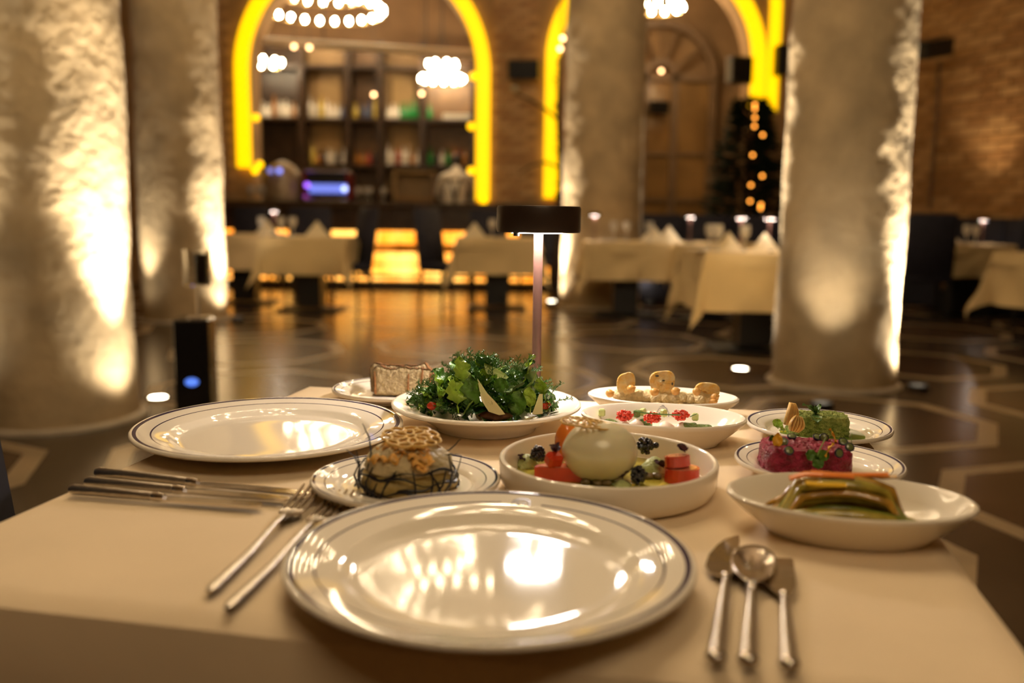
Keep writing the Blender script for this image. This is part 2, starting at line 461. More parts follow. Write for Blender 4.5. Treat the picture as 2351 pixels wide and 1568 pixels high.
# back bar shelves
sb = thing('back_bar_shelving', 'tall dark wooden back bar shelving seen through the yellow arch', 'shelving', (0, 15.35, 0))
sx0, sx1 = -4.35, -.35
SH = [at_depth(800, 440, 15.2).z, at_depth(800, 377, 15.2).z, at_depth(800, 271, 15.2).z, at_depth(800, 150, 15.2).z]
for z in SH: MB().box(((sx0+sx1)/2, 0, z-.025), (sx1-sx0, .36, .05)).build('shelf', darkwood, sb)
for px in (585, 697, 803, 876, 972, 1088):
    MB().box((at_depth(px, 300, 15.35).x, 0, 1.85), (.10, .38, 3.7)).build('upright', darkwood, sb)
pxs = [(592, 692), (702, 798), (808, 871), (881, 967), (977, 1083)]
for i, (a, c) in enumerate(pxs):
    xa, xc = at_depth(a, 300, 15.5).x, at_depth(c, 300, 15.5).x
    MB().box(((xa+xc)/2, .22, 2.25), (xc-xa, .02, 2.9)).build('back_panel', [darkwood, panelwood, midwood, panelwood, midwood][i], sb)
for i in (1, 3):
    a, c = pxs[i]; xa, xc = at_depth(a+18, 300, 15.4).x, at_depth(c-18, 300, 15.4).x
    for zz0, zz1 in ((1.95, 2.45), (2.65, 3.2)): MB().box(((xa+xc)/2, .19, (zz0+zz1)/2), (xc-xa, .03, zz1-zz0), bevel=.005).build('inset_panel', mat('gold_panel', (.42, .27, .11), .5, var=.1), sb)
MB().box(((sx0+sx1)/2, .05, .5), (sx1-sx0, .5, 1.0)).build('base_cabinet', darkwood, sb)

def bottle_mesh(kind, m, name='bottle'):
    P = {0: [(0, 0), (.036, 0), (.038, .01), (.038, .17), (.030, .205), (.014, .23), (.013, .29), (.016, .295), (.016, .305), (0, .305)],
         1: [(0, 0), (.046, 0), (.048, .01), (.046, .12), (.020, .16), (.015, .20), (.018, .21), (.018, .235), (0, .235)],
         2: [(0, 0), (.042, 0), (.044, .008), (.050, .14), (.044, .165), (.015, .18), (.015, .23), (.02, .235), (.02, .26), (0, .26)]}[kind]
    return MB().lathe(P, 14).mesh(name, m, True)
def gm(n, c, r=.08): return mat('glass_'+n, c, r, coat=.4)
BC = dict(clear=gm('clear', (.62, .58, .50)), green=gm('green', (.02, .22, .05)), amber=gm('amber', (.36, .15, .03)), white=gm('white', (.85, .80, .70)), dark=gm('dark', (.03, .025, .03)),
          yellow=gm('yellow', (.62, .48, .10)), blue=gm('blue', (.06, .08, .16)), red=gm('red', (.35, .05, .03)))
ORD = ['first', 'second', 'third', 'fourth', 'fifth', 'sixth', 'seventh', 'eighth', 'ninth', 'tenth']
def brow(z, x0, x1, n, seq, where, yy=15.28, s=1.0):
    for i in range(n):
        c = seq[i % len(seq)]; k = rnd.choice([0, 1, 2])
        me = bottle_mesh(k, BC[c]); x = x0+(x1-x0)*(i+.5)/n
        p = at_depth(x, 300, yy)
        o = link_mesh('bottle', me, None, (p.x, yy+rnd.uniform(-.03, .03), z), (0, 0, 0), (s, s, s*rnd.uniform(.9, 1.15)))
        nm = {'clear': 'clear glass', 'green': 'green glass', 'amber': 'amber glass', 'white': 'white frosted', 'dark': 'dark glass', 'yellow': 'yellow', 'blue': 'dark blue', 'red': 'red'}[c]
        tag(o, '%s bottle, %s from the left on %s' % (nm, ORD[i], where), 'bottle', 'bottles on '+where)
brow(SH[2], 600, 690, 10, ['clear', 'white', 'clear', 'amber', 'clear'], 'the upper shelf, first bay')
brow(SH[2], 708, 795, 7, ['clear', 'clear', 'yellow', 'white', 'white', 'clear', 'blue'], 'the upper shelf, second bay')
brow(SH[2], 812, 868, 5, ['yellow', 'dark', 'blue', 'blue'], 'the upper shelf, narrow middle bay')
brow(SH[2], 888, 965, 8, ['clear', 'white', 'clear', 'green', 'green', 'green', 'green', 'green'], 'the upper shelf, fourth bay')
brow(SH[2], 980, 992, 1, ['green'], 'the upper shelf, last bay')
brow(SH[1], 712, 795, 7, ['yellow', 'amber', 'dark', 'white', 'clear', 'dark', 'white'], 'the lower shelf, second bay', s=.95)
brow(SH[1], 812, 868, 4, ['amber', 'amber', 'red', 'dark'], 'the lower shelf, narrow middle bay', s=.95)
brow(SH[1], 886, 965, 7, ['white', 'clear', 'red', 'white', 'clear', 'amber', 'clear'], 'the lower shelf, fourth bay', s=.95)
brow(SH[1], 982, 1075, 7, ['green', 'dark', 'clear', 'green', 'amber', 'red', 'amber'], 'the lower shelf, last bay', s=.95)
# row of upturned tumblers
tum = MB().lathe([(0, 0), (.038, 0), (.042, .09), (.039, .09), (.035, .01), (0, .008)], 14).mesh('tumbler', BC['clear'], True)
for i in range(7):
    p = at_depth(1022+i*10, 300, 15.25)
    tag(link_mesh('tumbler', tum, None, (p.x, 15.25, SH[2])), ORD[i]+' clear tumbler from the left at the right end of the upper shelf', 'glass', 'tumblers on the upper bar shelf')

# duct, ceiling ribs and chandeliers in the bar room
b = MB(); pa = at_depth(560, 92, 12.95); pb = at_depth(1110, 126, 13.75)
b.tube([pa, pb], .062, 12)
d_ = tag(b.build('ceiling_duct', duct, None, True), 'pale grey round duct crossing the upper part of the bar arch', 'duct')
for q in (pa.lerp(pb, .32), pa.lerp(pb, .75)): MB().tube([q, (q.x, q.y, 5.2)], .012, 6).build('hanger_rod', blackmetal, d_)

bulb_me = MB().ball((0, 0, 0), (.03, .03, .045), 10, 6).mesh('bulb', bulbm, True)
bulb_sm = MB().ball((0, 0, 0), (.017, .017, .026), 10, 6).mesh('bulb', bulbm, True)
def chandelier(x, y, z, rr, n, label, top=5.2, tiers=2, small=False):
    t = thing('ring_chandelier', label, 'chandelier', (x, y, z))
    for k in range(tiers):
        r = rr*(1-.32*k); zz = k*.22
        b = MB(); b.tube([(r*math.cos(2*PI*i/48), r*math.sin(2*PI*i/48), zz) for i in range(49)], .015, 6, cap=False); b.build('ring', mat('brass', (.5, .33, .12), .3, metal=1), t, True)
        nn = int(n*(1-.32*k))
        for i in range(nn):
            a = 2*PI*(i+.5*k)/nn
            link_mesh('bulb', bulb_sm if small else bulb_me, t, (r*math.cos(a), r*math.sin(a), zz+.06))
    b = MB()
    for i in range(4):
        a = PI/4+PI/2*i; b.tube([(rr*math.cos(a), rr*math.sin(a), 0), (rr*.68*math.cos(a), rr*.68*math.sin(a), .22), (0, 0, .75)], .008, 6)
    b.tube([(0, 0, .75), (0, 0, top-z)], .012, 6)
    b.build('suspension', blackmetal, t)
    return t
pc = at_depth(742, 30, 14.0); chandelier(pc.x, 14.0, pc.z, .88, 24, 'large ring chandelier at the top of the bar arch')
pc = at_depth(1015, 190, 14.9); chandelier(pc.x, 14.9, pc.z, .33, 12, 'small ring chandelier right of centre in the bar arch')
pc = at_depth(602, 152, 14.7); chandelier(pc.x, 14.7, pc.z, .30, 10, 'small ring chandelier beside the left limb of the bar arch', tiers=1)
pc = at_depth(1518, 26, 13.5); chandelier(pc.x, 13.5, pc.z, .30, 10, 'ring chandelier at the top of the second arch')
# chandeliers of the dining room above the frame; the small-bulb pair is seen mirrored in the plates
chandelier(-.75, 8.15, 3.58, .40, 18, 'ring chandelier high over the tables in front of the bar', tiers=1, small=True)
chandelier(-.38, 7.0, 3.62, .62, 26, 'ring chandelier high over the open floor, wider one', tiers=1, small=True)
chandelier(-.3, 2.2, 2.85, .60, 26, 'unseen ring chandelier added to light the laid table from above')  # added out of view to brighten the laid table, not mirrored in the plates
chandelier(2.8, 7.6, 3.9, .45, 14, 'ring chandelier high over the right hand tables', tiers=1)
chandelier(-2.7, 6.6, 3.9, .45, 14, 'ring chandelier high between the two left columns', tiers=1)
chandelier(.4, -.7, 3.0, .60, 18, 'unseen ring chandelier added behind the camera to light the table')  # not in view; put in as extra light on the near cloth
# small distant bulbs
for (px, py, Y, lab) in ((675, 107, 12.9, 'small amber bulb left of two under the grey duct'), (710, 109, 12.9, 'small amber bulb right of two under the grey duct'), (858, 217, 14.8, 'small amber bulb hanging over the middle back bar bay'), (968, 215, 14.8, 'small amber bulb below the small chandelier'),
                    (1292, 88, 12.4, 'small amber bulb left of the middle column, upper'), (1286, 112, 12.4, 'small amber bulb left of the middle column, lower'), (1518, 163, 15.2, 'small amber bulb in the round top of the fan window')):
    p = at_depth(px, py, Y); o = thing('pendant_bulb', lab, 'bulb', p)
    MB().ball((0, 0, 0), .028, 10, 8).build('globe', bulb_dim, o, True)
    MB().tube([(0, 0, .03), (0, 0, 5.2-p.z)], .005, 5).build('cord', blackm, o)

# things on the bar counter
def onbar(px, Y=12.3): return at_depth(px, 465, Y).x
TOP = 1.13
m_ = thing('espresso_machine', 'red and steel espresso machine with blue lit panel on the bar', 'coffee machine', (onbar(752), 12.36, TOP))
redm = mat('dark_red_enamel', (.16, .01, .01), .3)
MB().box((0, 0, .25), (.62, .30, .30), bevel=.03).build('body', blackmetal, m_)
MB().box((-.29, 0, .20), (.06, .33, .38), bevel=.02).build('side_panel', redm, m_)
MB().box((.29, 0, .20), (.06, .33, .38), bevel=.02).build('side_panel', redm, m_)
MB().box((0, -.02, .40), (.56, .3, .03), bevel=.008).build('cup_rail', steel_b, m_)
MB().box((.03, -.156, .17), (.50, .012, .12), bevel=.004).build('lit_panel', mat('blue_panel', (.1, .15, .5), .3, emit=(.20, .26, .9), estr=1.0), m_)
MB().box((0, -.04, .02), (.58, .36, .04), bevel=.01).build('drip_tray', steel_b, m_)
for x in (-.14, .12): MB().tube([(x, -.17, .10), (x, -.32, .09)], [.018, .012], 8).build('portafilter', blackm, m_, True)
for (x, z, c, s) in ((-.24, .21, (.35, .12, 1), 2.6), (.25, .17, (.45, .55, 1), 3.2), (-.26, .06, (.3, .05, .35), .7)):
    MB().ball((x, -.175, z), .035, 10, 6).build('indicator_light', mat('led_%d' % int(x*1000), c, .3, emit=c, estr=s), m_, True)
g_ = thing('coffee_grinder', 'domed steel boiler with two blue lights on the bar', 'machine', (onbar(648), 12.36, TOP))
MB().lathe([(0, 0), (.24, 0), (.25, .03), (.24, .30), (.22, .38), (.15, .47), (.06, .52), (0, .53)], 28).build('dome', mat('tan_dome', (.38, .29, .19), .4, metal=.3, var=.15), g_, True)
for (x, s) in ((-.10, .9), (.02, 1.8)): MB().ball((x, -.25, .39), .035, 10, 6).build('indicator_light', mat('blue_led_%d' % int(s*10), (.2, .25, .9), .3, emit=(.28, .32, 1), estr=s), g_, True)
wine_me = {}
def glassware(name, prof, label, loc, group=None, m=None, cat='glass', sc_=1):
    key = name
    if key not in wine_me: wine_me[key] = MB().lathe(prof, 20).mesh(name, m or glass, True)
    o = link_mesh(name, wine_me[key], None, loc, (0, 0, 0), (sc_,)*3); return tag(o, label, cat, group)
WG = [(0, 0), (.034, 0), (.034, .003), (.006, .008), (.004, .085), (.012, .095), (.033, .12), (.038, .15), (.034, .195), (.0325, .195), (.0365, .15), (.031, .122), (.010, .1), (0, .099)]
for i, px in enumerate((578, 592, 605, 612)): glassware('wine_glass', WG, ORD[i]+' clear glass from the left end of the bar', (onbar(px), 12.25+.05*(i % 2), TOP), 'glasses at the left end of the bar', BC['clear'])
for i, px in enumerate((822, 838, 850, 880)): glassware('wine_glass', WG, ORD[i]+' clear glass to the right of the espresso machine', (onbar(px), 12.28+.04*(i % 2), TOP), 'glasses right of the espresso machine', BC['clear'])
t = thing('display_case', 'brown wooden display box with golden lining on the bar counter', 'case', (onbar(950), 12.38, TOP))
MB().box((0, .1, .2), (.52, .03, .40)).build('back', panelwood, t); MB().box((0, 0, .015), (.52, .24, .03)).build('base', midwood, t)
MB().box((-.25, 0, .2), (.03, .24, .40)).build('side', mat('gold_panel', (.42, .27, .11)), t); MB().box((.25, 0, .2), (.03, .24, .40)).build('side', midwood, t)
MB().box((0, 0, .40), (.54, .26, .03)).build('top', mat('gold_panel', (.42, .27, .11)), t)
for i in range(5):
    MB().tube([(-.2+.1*i-.035, -.02, .05), (-.2+.1*i+.035, -.02, .05)], .03, 8).build('loaf', mat('loaf', (.35, .18, .06), .7), t, True)

# bartender, seen from behind, bending over the counter
def figure():
    t = thing('person', 'person in a white shirt with dark apron straps bending behind the bar', 'person', (onbar(1045, 13.15), 13.15, 0))
    def skin(name, verts, edges, m, parent, sub=2):
        me = bpy.data.meshes.new(name); me.from_pydata([v[0] for v in verts], edges, []); me.materials.append(m)
        o = bpy.data.objects.new(name, me); COL.objects.link(o); o.parent = parent
        md = o.modifiers.new('skin', 'SKIN')
        for i, v in enumerate(verts): me.skin_vertices[0].data[i].radius = (v[1], v[2] if len(v) > 2 else v[1])
        me.skin_vertices[0].data[0].use_root = True
        o.modifiers.new('sub', 'SUBSURF').render_levels = sub
        md2 = o.modifiers['sub']; md2.levels = sub
        for p in me.polygons: p.use_smooth = True
        return o
    shirt = mat('white_shirt', (.62, .56, .47), .8, var=.06, vscale=9); skinm = mat('skin', (.42, .24, .15), .5)
    trousers = mat('black_trousers', (.015, .014, .014), .8); hair = mat('dark_hair', (.012, .009, .007), .6)
    # whole body, one surface
    V = [((0, 0, .98), .15, .12), ((0, .03, 1.2), .15, .11), ((0, .09, 1.42), .19, .12), ((0, .16, 1.53), .12, .10), ((0, .22, 1.60), .055), ((0, .27, 1.68), .06),
         ((-.19, .13, 1.50), .065), ((-.27, .22, 1.28), .05), ((-.20, .42, 1.14), .038), ((.19, .13, 1.50), .065), ((.27, .22, 1.28), .05), ((.20, .42, 1.14), .038),
         ((-.09, 0, .88), .10), ((-.10, -.02, .50), .065), ((-.10, .03, .09), .045), ((.09, 0, .88), .10), ((.10, -.02, .50), .065), ((.10, .03, .09), .045)]
    E_ = [(0, 1), (1, 2), (2, 3), (3, 4), (4, 5), (3, 6), (6, 7), (7, 8), (3, 9), (9, 10), (10, 11), (0, 12), (12, 13), (13, 14), (0, 15), (15, 16), (16, 17)]
    skin('body', V, E_, shirt, t)
    b = MB(); b.ball((0, .33, 1.72), (.075, .095, .11), 16, 12); b.ball((0, .43, 1.70), (.012, .02, .015), 8, 6); b.ball((-.078, .33, 1.71), (.012, .02, .03), 8, 6); b.ball((.078, .33, 1.71), (.012, .02, .03), 8, 6)
    b.tube([(0, .2, 1.58), (0, .31, 1.67)], .052, 10)
    b.build('head', skinm, t, True)
    MB().ball((0, .305, 1.745), (.087, .10, .105), 18, 12, .1, 20).build('hair', hair, t, True)
    for sx in (-1, 1):
        b = MB(); b.ball((sx*.19, .47, 1.13), (.035, .05, .016), 10, 6)
        for k in range(4): b.tube([(sx*.19-.022+.0145*k, .50, 1.13), (sx*.19-.024+.016*k, .535, 1.125), (sx*.19-.024+.016*k, .56, 1.112)], [.008, .0075, .006], 6)
        b.tube([(sx*.165, .46, 1.13), (sx*.145, .49, 1.125), (sx*.145, .51, 1.12)], [.01, .009, .007], 6)
        b.build('hand', skinm, t, True)
    b = MB()
    b.tube([(-.10, .10, 1.56), (-.055, -.055, 1.40), (0, -.10, 1.20), (0, -.135, 1.05)], .018, 8, .3)
    b.tube([(.10, .10, 1.56), (.055, -.055, 1.40), (0, -.10, 1.20)], .018, 8, .3)
    b.build('apron_strap', trousers, t, True)
    MB().lathe([(.19, .5), (.185, .8), (.17, 1.02), (.165, 1.06), (.16, 1.06), (.17, .8), (.17, .5)], 24, sy=.8).build('apron', trousers, t, True)
    b = MB()
    for sx in (-1, 1):
        b.tube([(sx*.10, -.0, .9), (sx*.10, -.02, .5), (sx*.10, .03, .10)], [.115, .085, .07], 12)
    b.build('trousers', trousers, t, True)
    for sx in (-1, 1): MB().box((sx*.10, .07, .04), (.10, .27, .08), bevel=.02).build('shoe', trousers, t)
figure()

# ================================================================== second room: fan window, speakers, tree
YD = 15.35
dr = struct(bpy.data.objects.new('door_1', None)); COL.objects.link(dr)
fan = at_depth(1515, 180, YD); fr = mat('door_frame_wood', (.20, .12, .055), .5, var=.2)
cxf, czf = fan.x, fan.z; ro = abs(at_depth(1636, 180, YD).x-cxf); rin = abs(at_depth(1550, 180, YD).x-cxf)
def arc_band(c, r, wd, d, m, name, a0=0, a1=180):
    b = MB(); n = 28
    for k in range(n):
        A, B = R(a0+(a1-a0)*k/n), R(a0+(a1-a0)*(k+1)/n)
        q = [(c[0]+(r+s)*math.cos(t_), c[1]+(r+s)*math.sin(t_)) for t_, s in ((A, -wd/2), (B, -wd/2), (B, wd/2), (A, wd/2))]
        vs = [(p[0], YD-d, p[1]) for p in q]+[(p[0], YD, p[1]) for p in q]
        b.add(vs, [(0, 1, 2, 3), (0, 4, 5, 1), (3, 2, 6, 7)])
    return b.build(name, m, dr)
arc_band((cxf, czf), ro, .12, .12, fr, 'outer_arch'); arc_band((cxf, czf), rin, .09, .1, fr, 'inner_arch')
for a in (35, 70, 110, 145):
    c, s = math.cos(R(a)), math.sin(R(a)); MB().tube([(cxf+rin*c, YD-.05, czf+rin*s), (cxf+ro*c, YD-.05, czf+ro*s)], .04, 6).build('fan_bar', fr, dr)
MB().box((cxf, YD-.05, czf), (2*ro, .1, .10)).build('transom', fr, dr)
for x in (-ro, -rin, rin, ro): MB().box((cxf+x, YD-.05, czf/2), (.11, .1, czf)).build('stile', fr, dr)
for z in (.6, 1.25, 2.0):
    MB().box((cxf, YD-.04, z), (2*ro, .06, .05)).build('rail', fr, dr)
panem = mat('amber_glass', (.30, .17, .06), .15, var=.25, vscale=1.5)
for (x0, x1) in ((-ro+.06, -rin-.06), (-rin+.06, rin-.06), (rin+.06, ro-.06)):
    for (z0, z1) in ((.05, .58), (.62, 1.23), (1.27, 1.98), (2.02, czf-.05)): MB().box((cxf+(x0+x1)/2, YD-.01, (z0+z1)/2), (x1-x0, .015, z1-z0)).build('pane', panem, dr)

def speaker(px, py, Y, w_, h_, rz, label, tilt=0, brack=(0, .15, 0)):
    p = at_depth(px, py, Y); t = thing('wall_speaker', label, 'speaker', p, rz)
    MB().box((0, 0, 0), (w_, .20, h_), rx=tilt, bevel=.012).build('cabinet', blackm, t)
    MB().box((0, -.104, 0), (w_*.92, .012, h_*.88), rx=tilt).build('grille', blackmetal, t)
    MB().tube([(0, .08, 0), brack], .018, 8).build('bracket', blackmetal, t)
    return t
speaker(1203, 160, WY-.2, .40, .24, R(-8), 'black speaker on the brick pier between the arches', R(10), (0, .2, 0))
speaker(1697, 162, WY-.12, .30, .34, R(15), 'square black speaker beside the right limb of the second arch', 0, (.1, .16, 0))
speaker(1792, 139, WY-.2, .14, .38, 0, 'narrow black speaker at the left edge of the right column', 0, (0, .2, 0))
speaker(1512, 247, 15.0, .30, .20, R(12), 'small black speaker in front of the fan window', R(12), (0, .35, 0))
ps = at_depth(2142, 112, 10.75)
t = speaker(2142, 112, 10.75, .46, .19, R(28), 'black wall speaker on the right brick wall', R(8), (.12, .25, 0)); t.rotation_euler.y = R(-12)
cb = MB(); cb.tube([at_depth(2156, 140, 11.08), at_depth(2150, 280, 11.08), at_depth(2134, 480, 11.08)], .022, 8)
tag(cb.build('cable_conduit', mat('brown_conduit', (.12, .065, .03), .6), None, True), 'brown cable conduit running down the right brick wall', 'conduit')

# fir tree with small amber lights
pt = at_depth(1718, 300, 11.9)
tr = thing('fir_tree', 'dark green fir tree with small amber lights before the second arch', 'tree', (pt.x-.02, 11.8, 0))
MB().tube([(0, 0, .1), (0, 0, 2.35)], [.05, .012], 8).build('trunk', darkwood, tr)
MB().lathe([(0, 0), (.17, 0), (.2, .3), (.18, .3), (.15, .03), (0, .03)], 20).build('pot', blackm, tr, True)
fol = MB(); tr_r = random.Random(5)
for k in range(2600):
    h = tr_r.uniform(.3, 2.45); rad = .66*(1-(h/2.75)**1.8)+.05; a = tr_r.uniform(0, 2*PI); q = tr_r.uniform(.15, 1)
    d = Vector((math.cos(a), math.sin(a), tr_r.uniform(-.25, .35))); p = Vector((math.cos(a)*rad*q*.8, math.sin(a)*rad*q*.8, h))
    L_ = .16; e = p+d*L_; sd = Vector((-math.sin(a), math.cos(a), tr_r.uniform(-.6, .6)))*.035
    fol.add([p, p+d*L_*.5+sd, e, p+d*L_*.5-sd+Vector((0, 0, .02))], [(0, 1, 2, 3)])
o = fol.build('foliage', mat('fir_green', (.010, .022, .010), .7, var=.3, vscale=6), tr); o['kind'] = 'stuff'
lit = mat('tree_light', (1, .4, .1), .4, emit=(1, .34, .04), estr=6)
for (px, py) in ((1733, 250), (1733, 270), (1732, 290), (1751, 310), (1728, 356), (1750, 404), (1724, 425), (1722, 462), (1747, 470), (1746, 478), (1733, 240)):
    p = at_depth(px, py, 11.2); MB().ball((p.x-tr.location.x, p.y-tr.location.y, p.z), .018, 8, 6).build('tree_light', lit, tr, True)
# branchy plant between the arches
pp = at_depth(1262, 430, 12.0)
pl = thing('tall_plant', 'tall thin plant with arching branches between the two arches', 'plant', (pp.x+.13, 12.30, 1.13))
b = MB(); br = mat('branch', (.045, .035, .012), .7)
def rel(px, py): p = at_depth(px, py, 12.30); return (p.x-pl.location.x, 0, p.z-1.13)
MB().tube([rel(1286, 462), rel(1284, 350), rel(1280, 262), rel(1283, 130)], [.03, .028, .022, .012], 7).build('stem', br, pl, True)
b.tube([rel(1281, 275), rel(1255, 252), rel(1215, 228), rel(1182, 215)], [.018, .02, .02, .01], 6)
b.build('branch', br, pl, True); b = MB()
b.tube([rel(1285, 385), rel(1250, 372), rel(1215, 383), rel(1190, 400)], [.015, .02, .018, .008], 6)
b.build('branch', br, pl, True)
MB().lathe([(0, 0), (.06, 0), (.075, .10), (.06, .14), (.05, .14), (.06, .02), (0, .02)], 16, c=rel(1286, 465)).build('pot', blackm, pl, True)
lf = MB()
for k in range(60):
    a = tr_r.uniform(0, 6.28); q = Vector(rel(1281+tr_r.uniform(-3, 3), tr_r.uniform(150, 440))); d = Vector((math.cos(a)*.08, math.sin(a)*.08, tr_r.uniform(-.03, .06)))
    s_ = Vector((-d.y, d.x, 0))*.3; lf.add([q, q+d*.5+s_, q+d, q+d*.5-s_], [(0, 1, 2, 3)])
o = lf.build('leaves', mat('dark_leaf', (.02, .03, .01), .6), pl); o['kind'] = 'stuff'
p = at_depth(1182, 203, 12.5)
o = thing('glass_globe', 'small pale glass globe light under the pier speaker', 'lamp', p)
MB().ball((0, 0, 0), (.07, .07, .05), 14, 10).build('globe', mat('pale_globe', (.55, .48, .36), .2), o, True); MB().tube([(0, 0, 0), (0, .1, .03)], .012, 6).build('bracket', blackmetal, o)

# ================================================================== tables, chairs
def cloth_mesh(hx, hy, drop, seed, m, tiers=0, puck=.03, n=44, rounded=.012):
    """a cloth lying on a rectangle hx by hy (half sizes) and hanging drop below it; local z=0 is the table top"""
    b = MB(); sd = Vector((seed*5.3, seed*2.1, 0))
    def axis(h):
        a = [-h-drop+drop*i/10 for i in range(10)]+[-h+2*h*i/n for i in range(n+1)]+[h+drop*(i+1)/10 for i in range(10)]
        return a
    ax, ay = axis(hx), axis(hy); vs = []; fs = []
    for y in ay:
        for x in ax:
            dx = max(abs(x)-hx, 0); dy = max(abs(y)-hy, 0); sx = 1 if x > 0 else -1; sy = 1 if y > 0 else -1
            r = math.hypot(dx, dy)
            px, py = max(-hx, min(hx, x)), max(-hy, min(hy, y))
            if r == 0:
                z = .0006*noise.noise(Vector((x*9, y*9, 0))+sd)
                e = min(hx-abs(x), hy-abs(y))
                if e < rounded: z -= (rounded-e)**2/rounded*.5
                vs.append((px, py, z)); continue
            a = math.atan2(dy, dx)
            wv = puck*r/drop*(noise.noise(Vector((x*3.2, y*3.2, 0))+sd)*1.6+.45*math.sin((x-y)*14+seed))
            if dx and dy:
                out = .004+r*.30*math.sin(2*a)+wv; vs.append((px+sx*out*math.cos(a), py+sy*out*math.sin(a), -rounded*.4-r))
            elif dx: vs.append((px+sx*(.004+r*.05+wv), py, -rounded*.4-r))
            else: vs.append((px, py+sy*(.004+r*.05+wv), -rounded*.4-r))
    nx = len(ax)
    for j in range(len(ay)-1):
        for i in range(nx-1): fs.append((j*nx+i, j*nx+i+1, (j+1)*nx+i+1, (j+1)*nx+i))
    b.add(vs, fs); return b

TA = -R(11.5); TCx, TCy = -.004, .927
# main table
mt = thing('dining_table', 'square dining table under the peach cloth in the foreground', 'table', (TCx, TCy, 0), TA)
MB().box((0, 0, .727), (.796, .776, .03), bevel=.005).build('tabletop', darkwood, mt)
MB().box((0, 0, .37), (.14, .14, .70)).build('pedestal', blackm, mt); MB().box((0, 0, .012), (.55, .55, .024), bevel=.008).build('base_plate', blackm, mt)
tag(cloth_mesh(.401, .392, .26, 1, cloth, n=60, puck=.018).build('tablecloth', cloth, None, True, (TCx, TCy, .7495), TA), 'peach tablecloth covering the laid table in the foreground', 'tablecloth')

def make_table(lbl, x, y, hx=.38, hy=.38, rz=0, drop=.30, seed=2, top=True):
    t = thing('dining_table', 'dark pedestal table under the '+lbl, 'table', (x, y, 0), rz)
    MB().box((0, 0, .730), (2*hx-.01, 2*hy-.01, .03)).build('tabletop', darkwood, t)
    MB().box((0, 0, .38), (.24, .24, .68)).build('pedestal', blackm, t)
    MB().box((0, 0, .012), (.62, .5, .024), bevel=.008).build('base_plate', blackm, t)
    tag(cloth_mesh(hx, hy, drop, seed, cloth_bg, n=20).build('tablecloth', cloth_bg, None, True, (x, y, .7485), rz), 'cream lower '+lbl, 'tablecloth')
    if top: tag(cloth_mesh(hx+.006, hy+.006, .10, seed+3, cloth_bg, n=20, puck=.012).build('tablecloth', cloth_bg, None, True, (x, y, .7515), rz+R(2)), 'cream overlay of the '+lbl, 'tablecloth')

def chair():
    t = thing('dining_chair', '', 'chair')
    MB().box((0, 0, .44), (.46, .46, .09), bevel=.03).build('seat', navy, t, True)
    def bk(u, v):
        return None
    b = MB(); b.box((0, .240, .745), (.45, .07, .62), rx=R(-8), bevel=.03); b.build('backrest', navy, t, True)
    for (x, y) in ((-.19, -.19), (.19, -.19), (-.19, .2), (.19, .2)):
        MB().tube([(x, y, .40), (x*1.06, y*1.12, 0)], [.02, .013], 8).build('leg', blackm, t, True)
    return t
ch0 = chair(); used = [False]
def place_chair(x, y, rz, label):
    if not used[0]:
        ch0.location = (x, y, 0); ch0.rotation_euler.z = rz; ch0['label'] = label; used[0] = True; return ch0
    return dup(ch0, (x, y, 0), rz, label)

tabs = [('cloth on the second table from the left', -2.06, 9.35, .40, .38, R(-2), .36),
        ('cloth on the far left table by the second column', -2.92, 10.0, .38, .38, R(3), .36),
        ('cloth on the table straight behind the lamp', -.17, 9.75, .42, .38, R(1), .36),
        ('cloth on the table before the middle column', 1.12, 9.15, .40, .38, R(-1), .36),
        ('cloth on the table before the fir tree', 1.95, 8.95, .40, .38, R(0), .34),
        ('cloth on the table left of the right column', 1.83, 6.95, .46, .36, R(1), .42),
        ('cloth on the table by the brick wall', 4.68, 9.62, .38, .38, R(8), .32),
        ('cloth on the table at the right edge of the view', 4.38, 7.2, .38, .38, R(10), .42)]
for i, (lb, x, y, hx, hy, rz, dp) in enumerate(tabs): make_table(lb, x, y, hx, hy, rz, dp, i+2)
for (x, y, rz, lb) in ((-2.30, 10.25, 0, 'navy chair behind the second table from the left'), (-3.15, 10.85, 0, 'navy chair behind the far left table'), (-1.76, 9.58, R(-58), 'navy chair at the right side of the second table from the left'),
                       (-.69, 9.68, R(58), 'navy chair left of the table behind the lamp'), (-.30, 10.75, 0, 'navy chair behind the table behind the lamp'),
                       (-2.5, 11.3, R(20), 'navy chair close to the bar, left of the lit panels'), (-.30+.5, 10.9, R(-20), 'navy chair near the bar right of the lamp'),
                       (4.02, 9.0, R(170), 'navy chair at the right edge of the right column'), (5.0, 9.0, R(185), 'navy chair with its back to the view at the brick wall table'), (4.9, 8.3, R(205), 'navy chair at the far right edge behind the cloth corner'),
                       (1.05, 10.0-.05, 0, 'navy chair between the middle table and its column')):
    if 'its column' in lb: continue
    place_chair(x, y, rz, lb)
# chair beside the laid table
place_chair(-.342, .704, R(95)+TA, 'navy chair pushed to the left side of the laid table')

# banquettes
def banquette(x, y, L_, rz, label, h=1.02):
    t = thing('banquette', label, 'sofa', (x, y, 0), rz)
    MB().box((0, 0, .22), (L_, .55, .44), bevel=.03).build('seat', navy, t)
    n = int(L_/.6)
    for i in range(n): MB().box((-L_/2+L_*(i+.5)/n, .26, (h+.36)/2), (L_/n-.01, .14, h-.36), bevel=.035).build('back_cushion', navy, t, True)
banquette(2.62, 10.72, 2.4, 0, 'navy banquette in front of the second arch')
banquette(5.10, 10.35, 3.0, wang, 'navy banquette along the right brick wall')

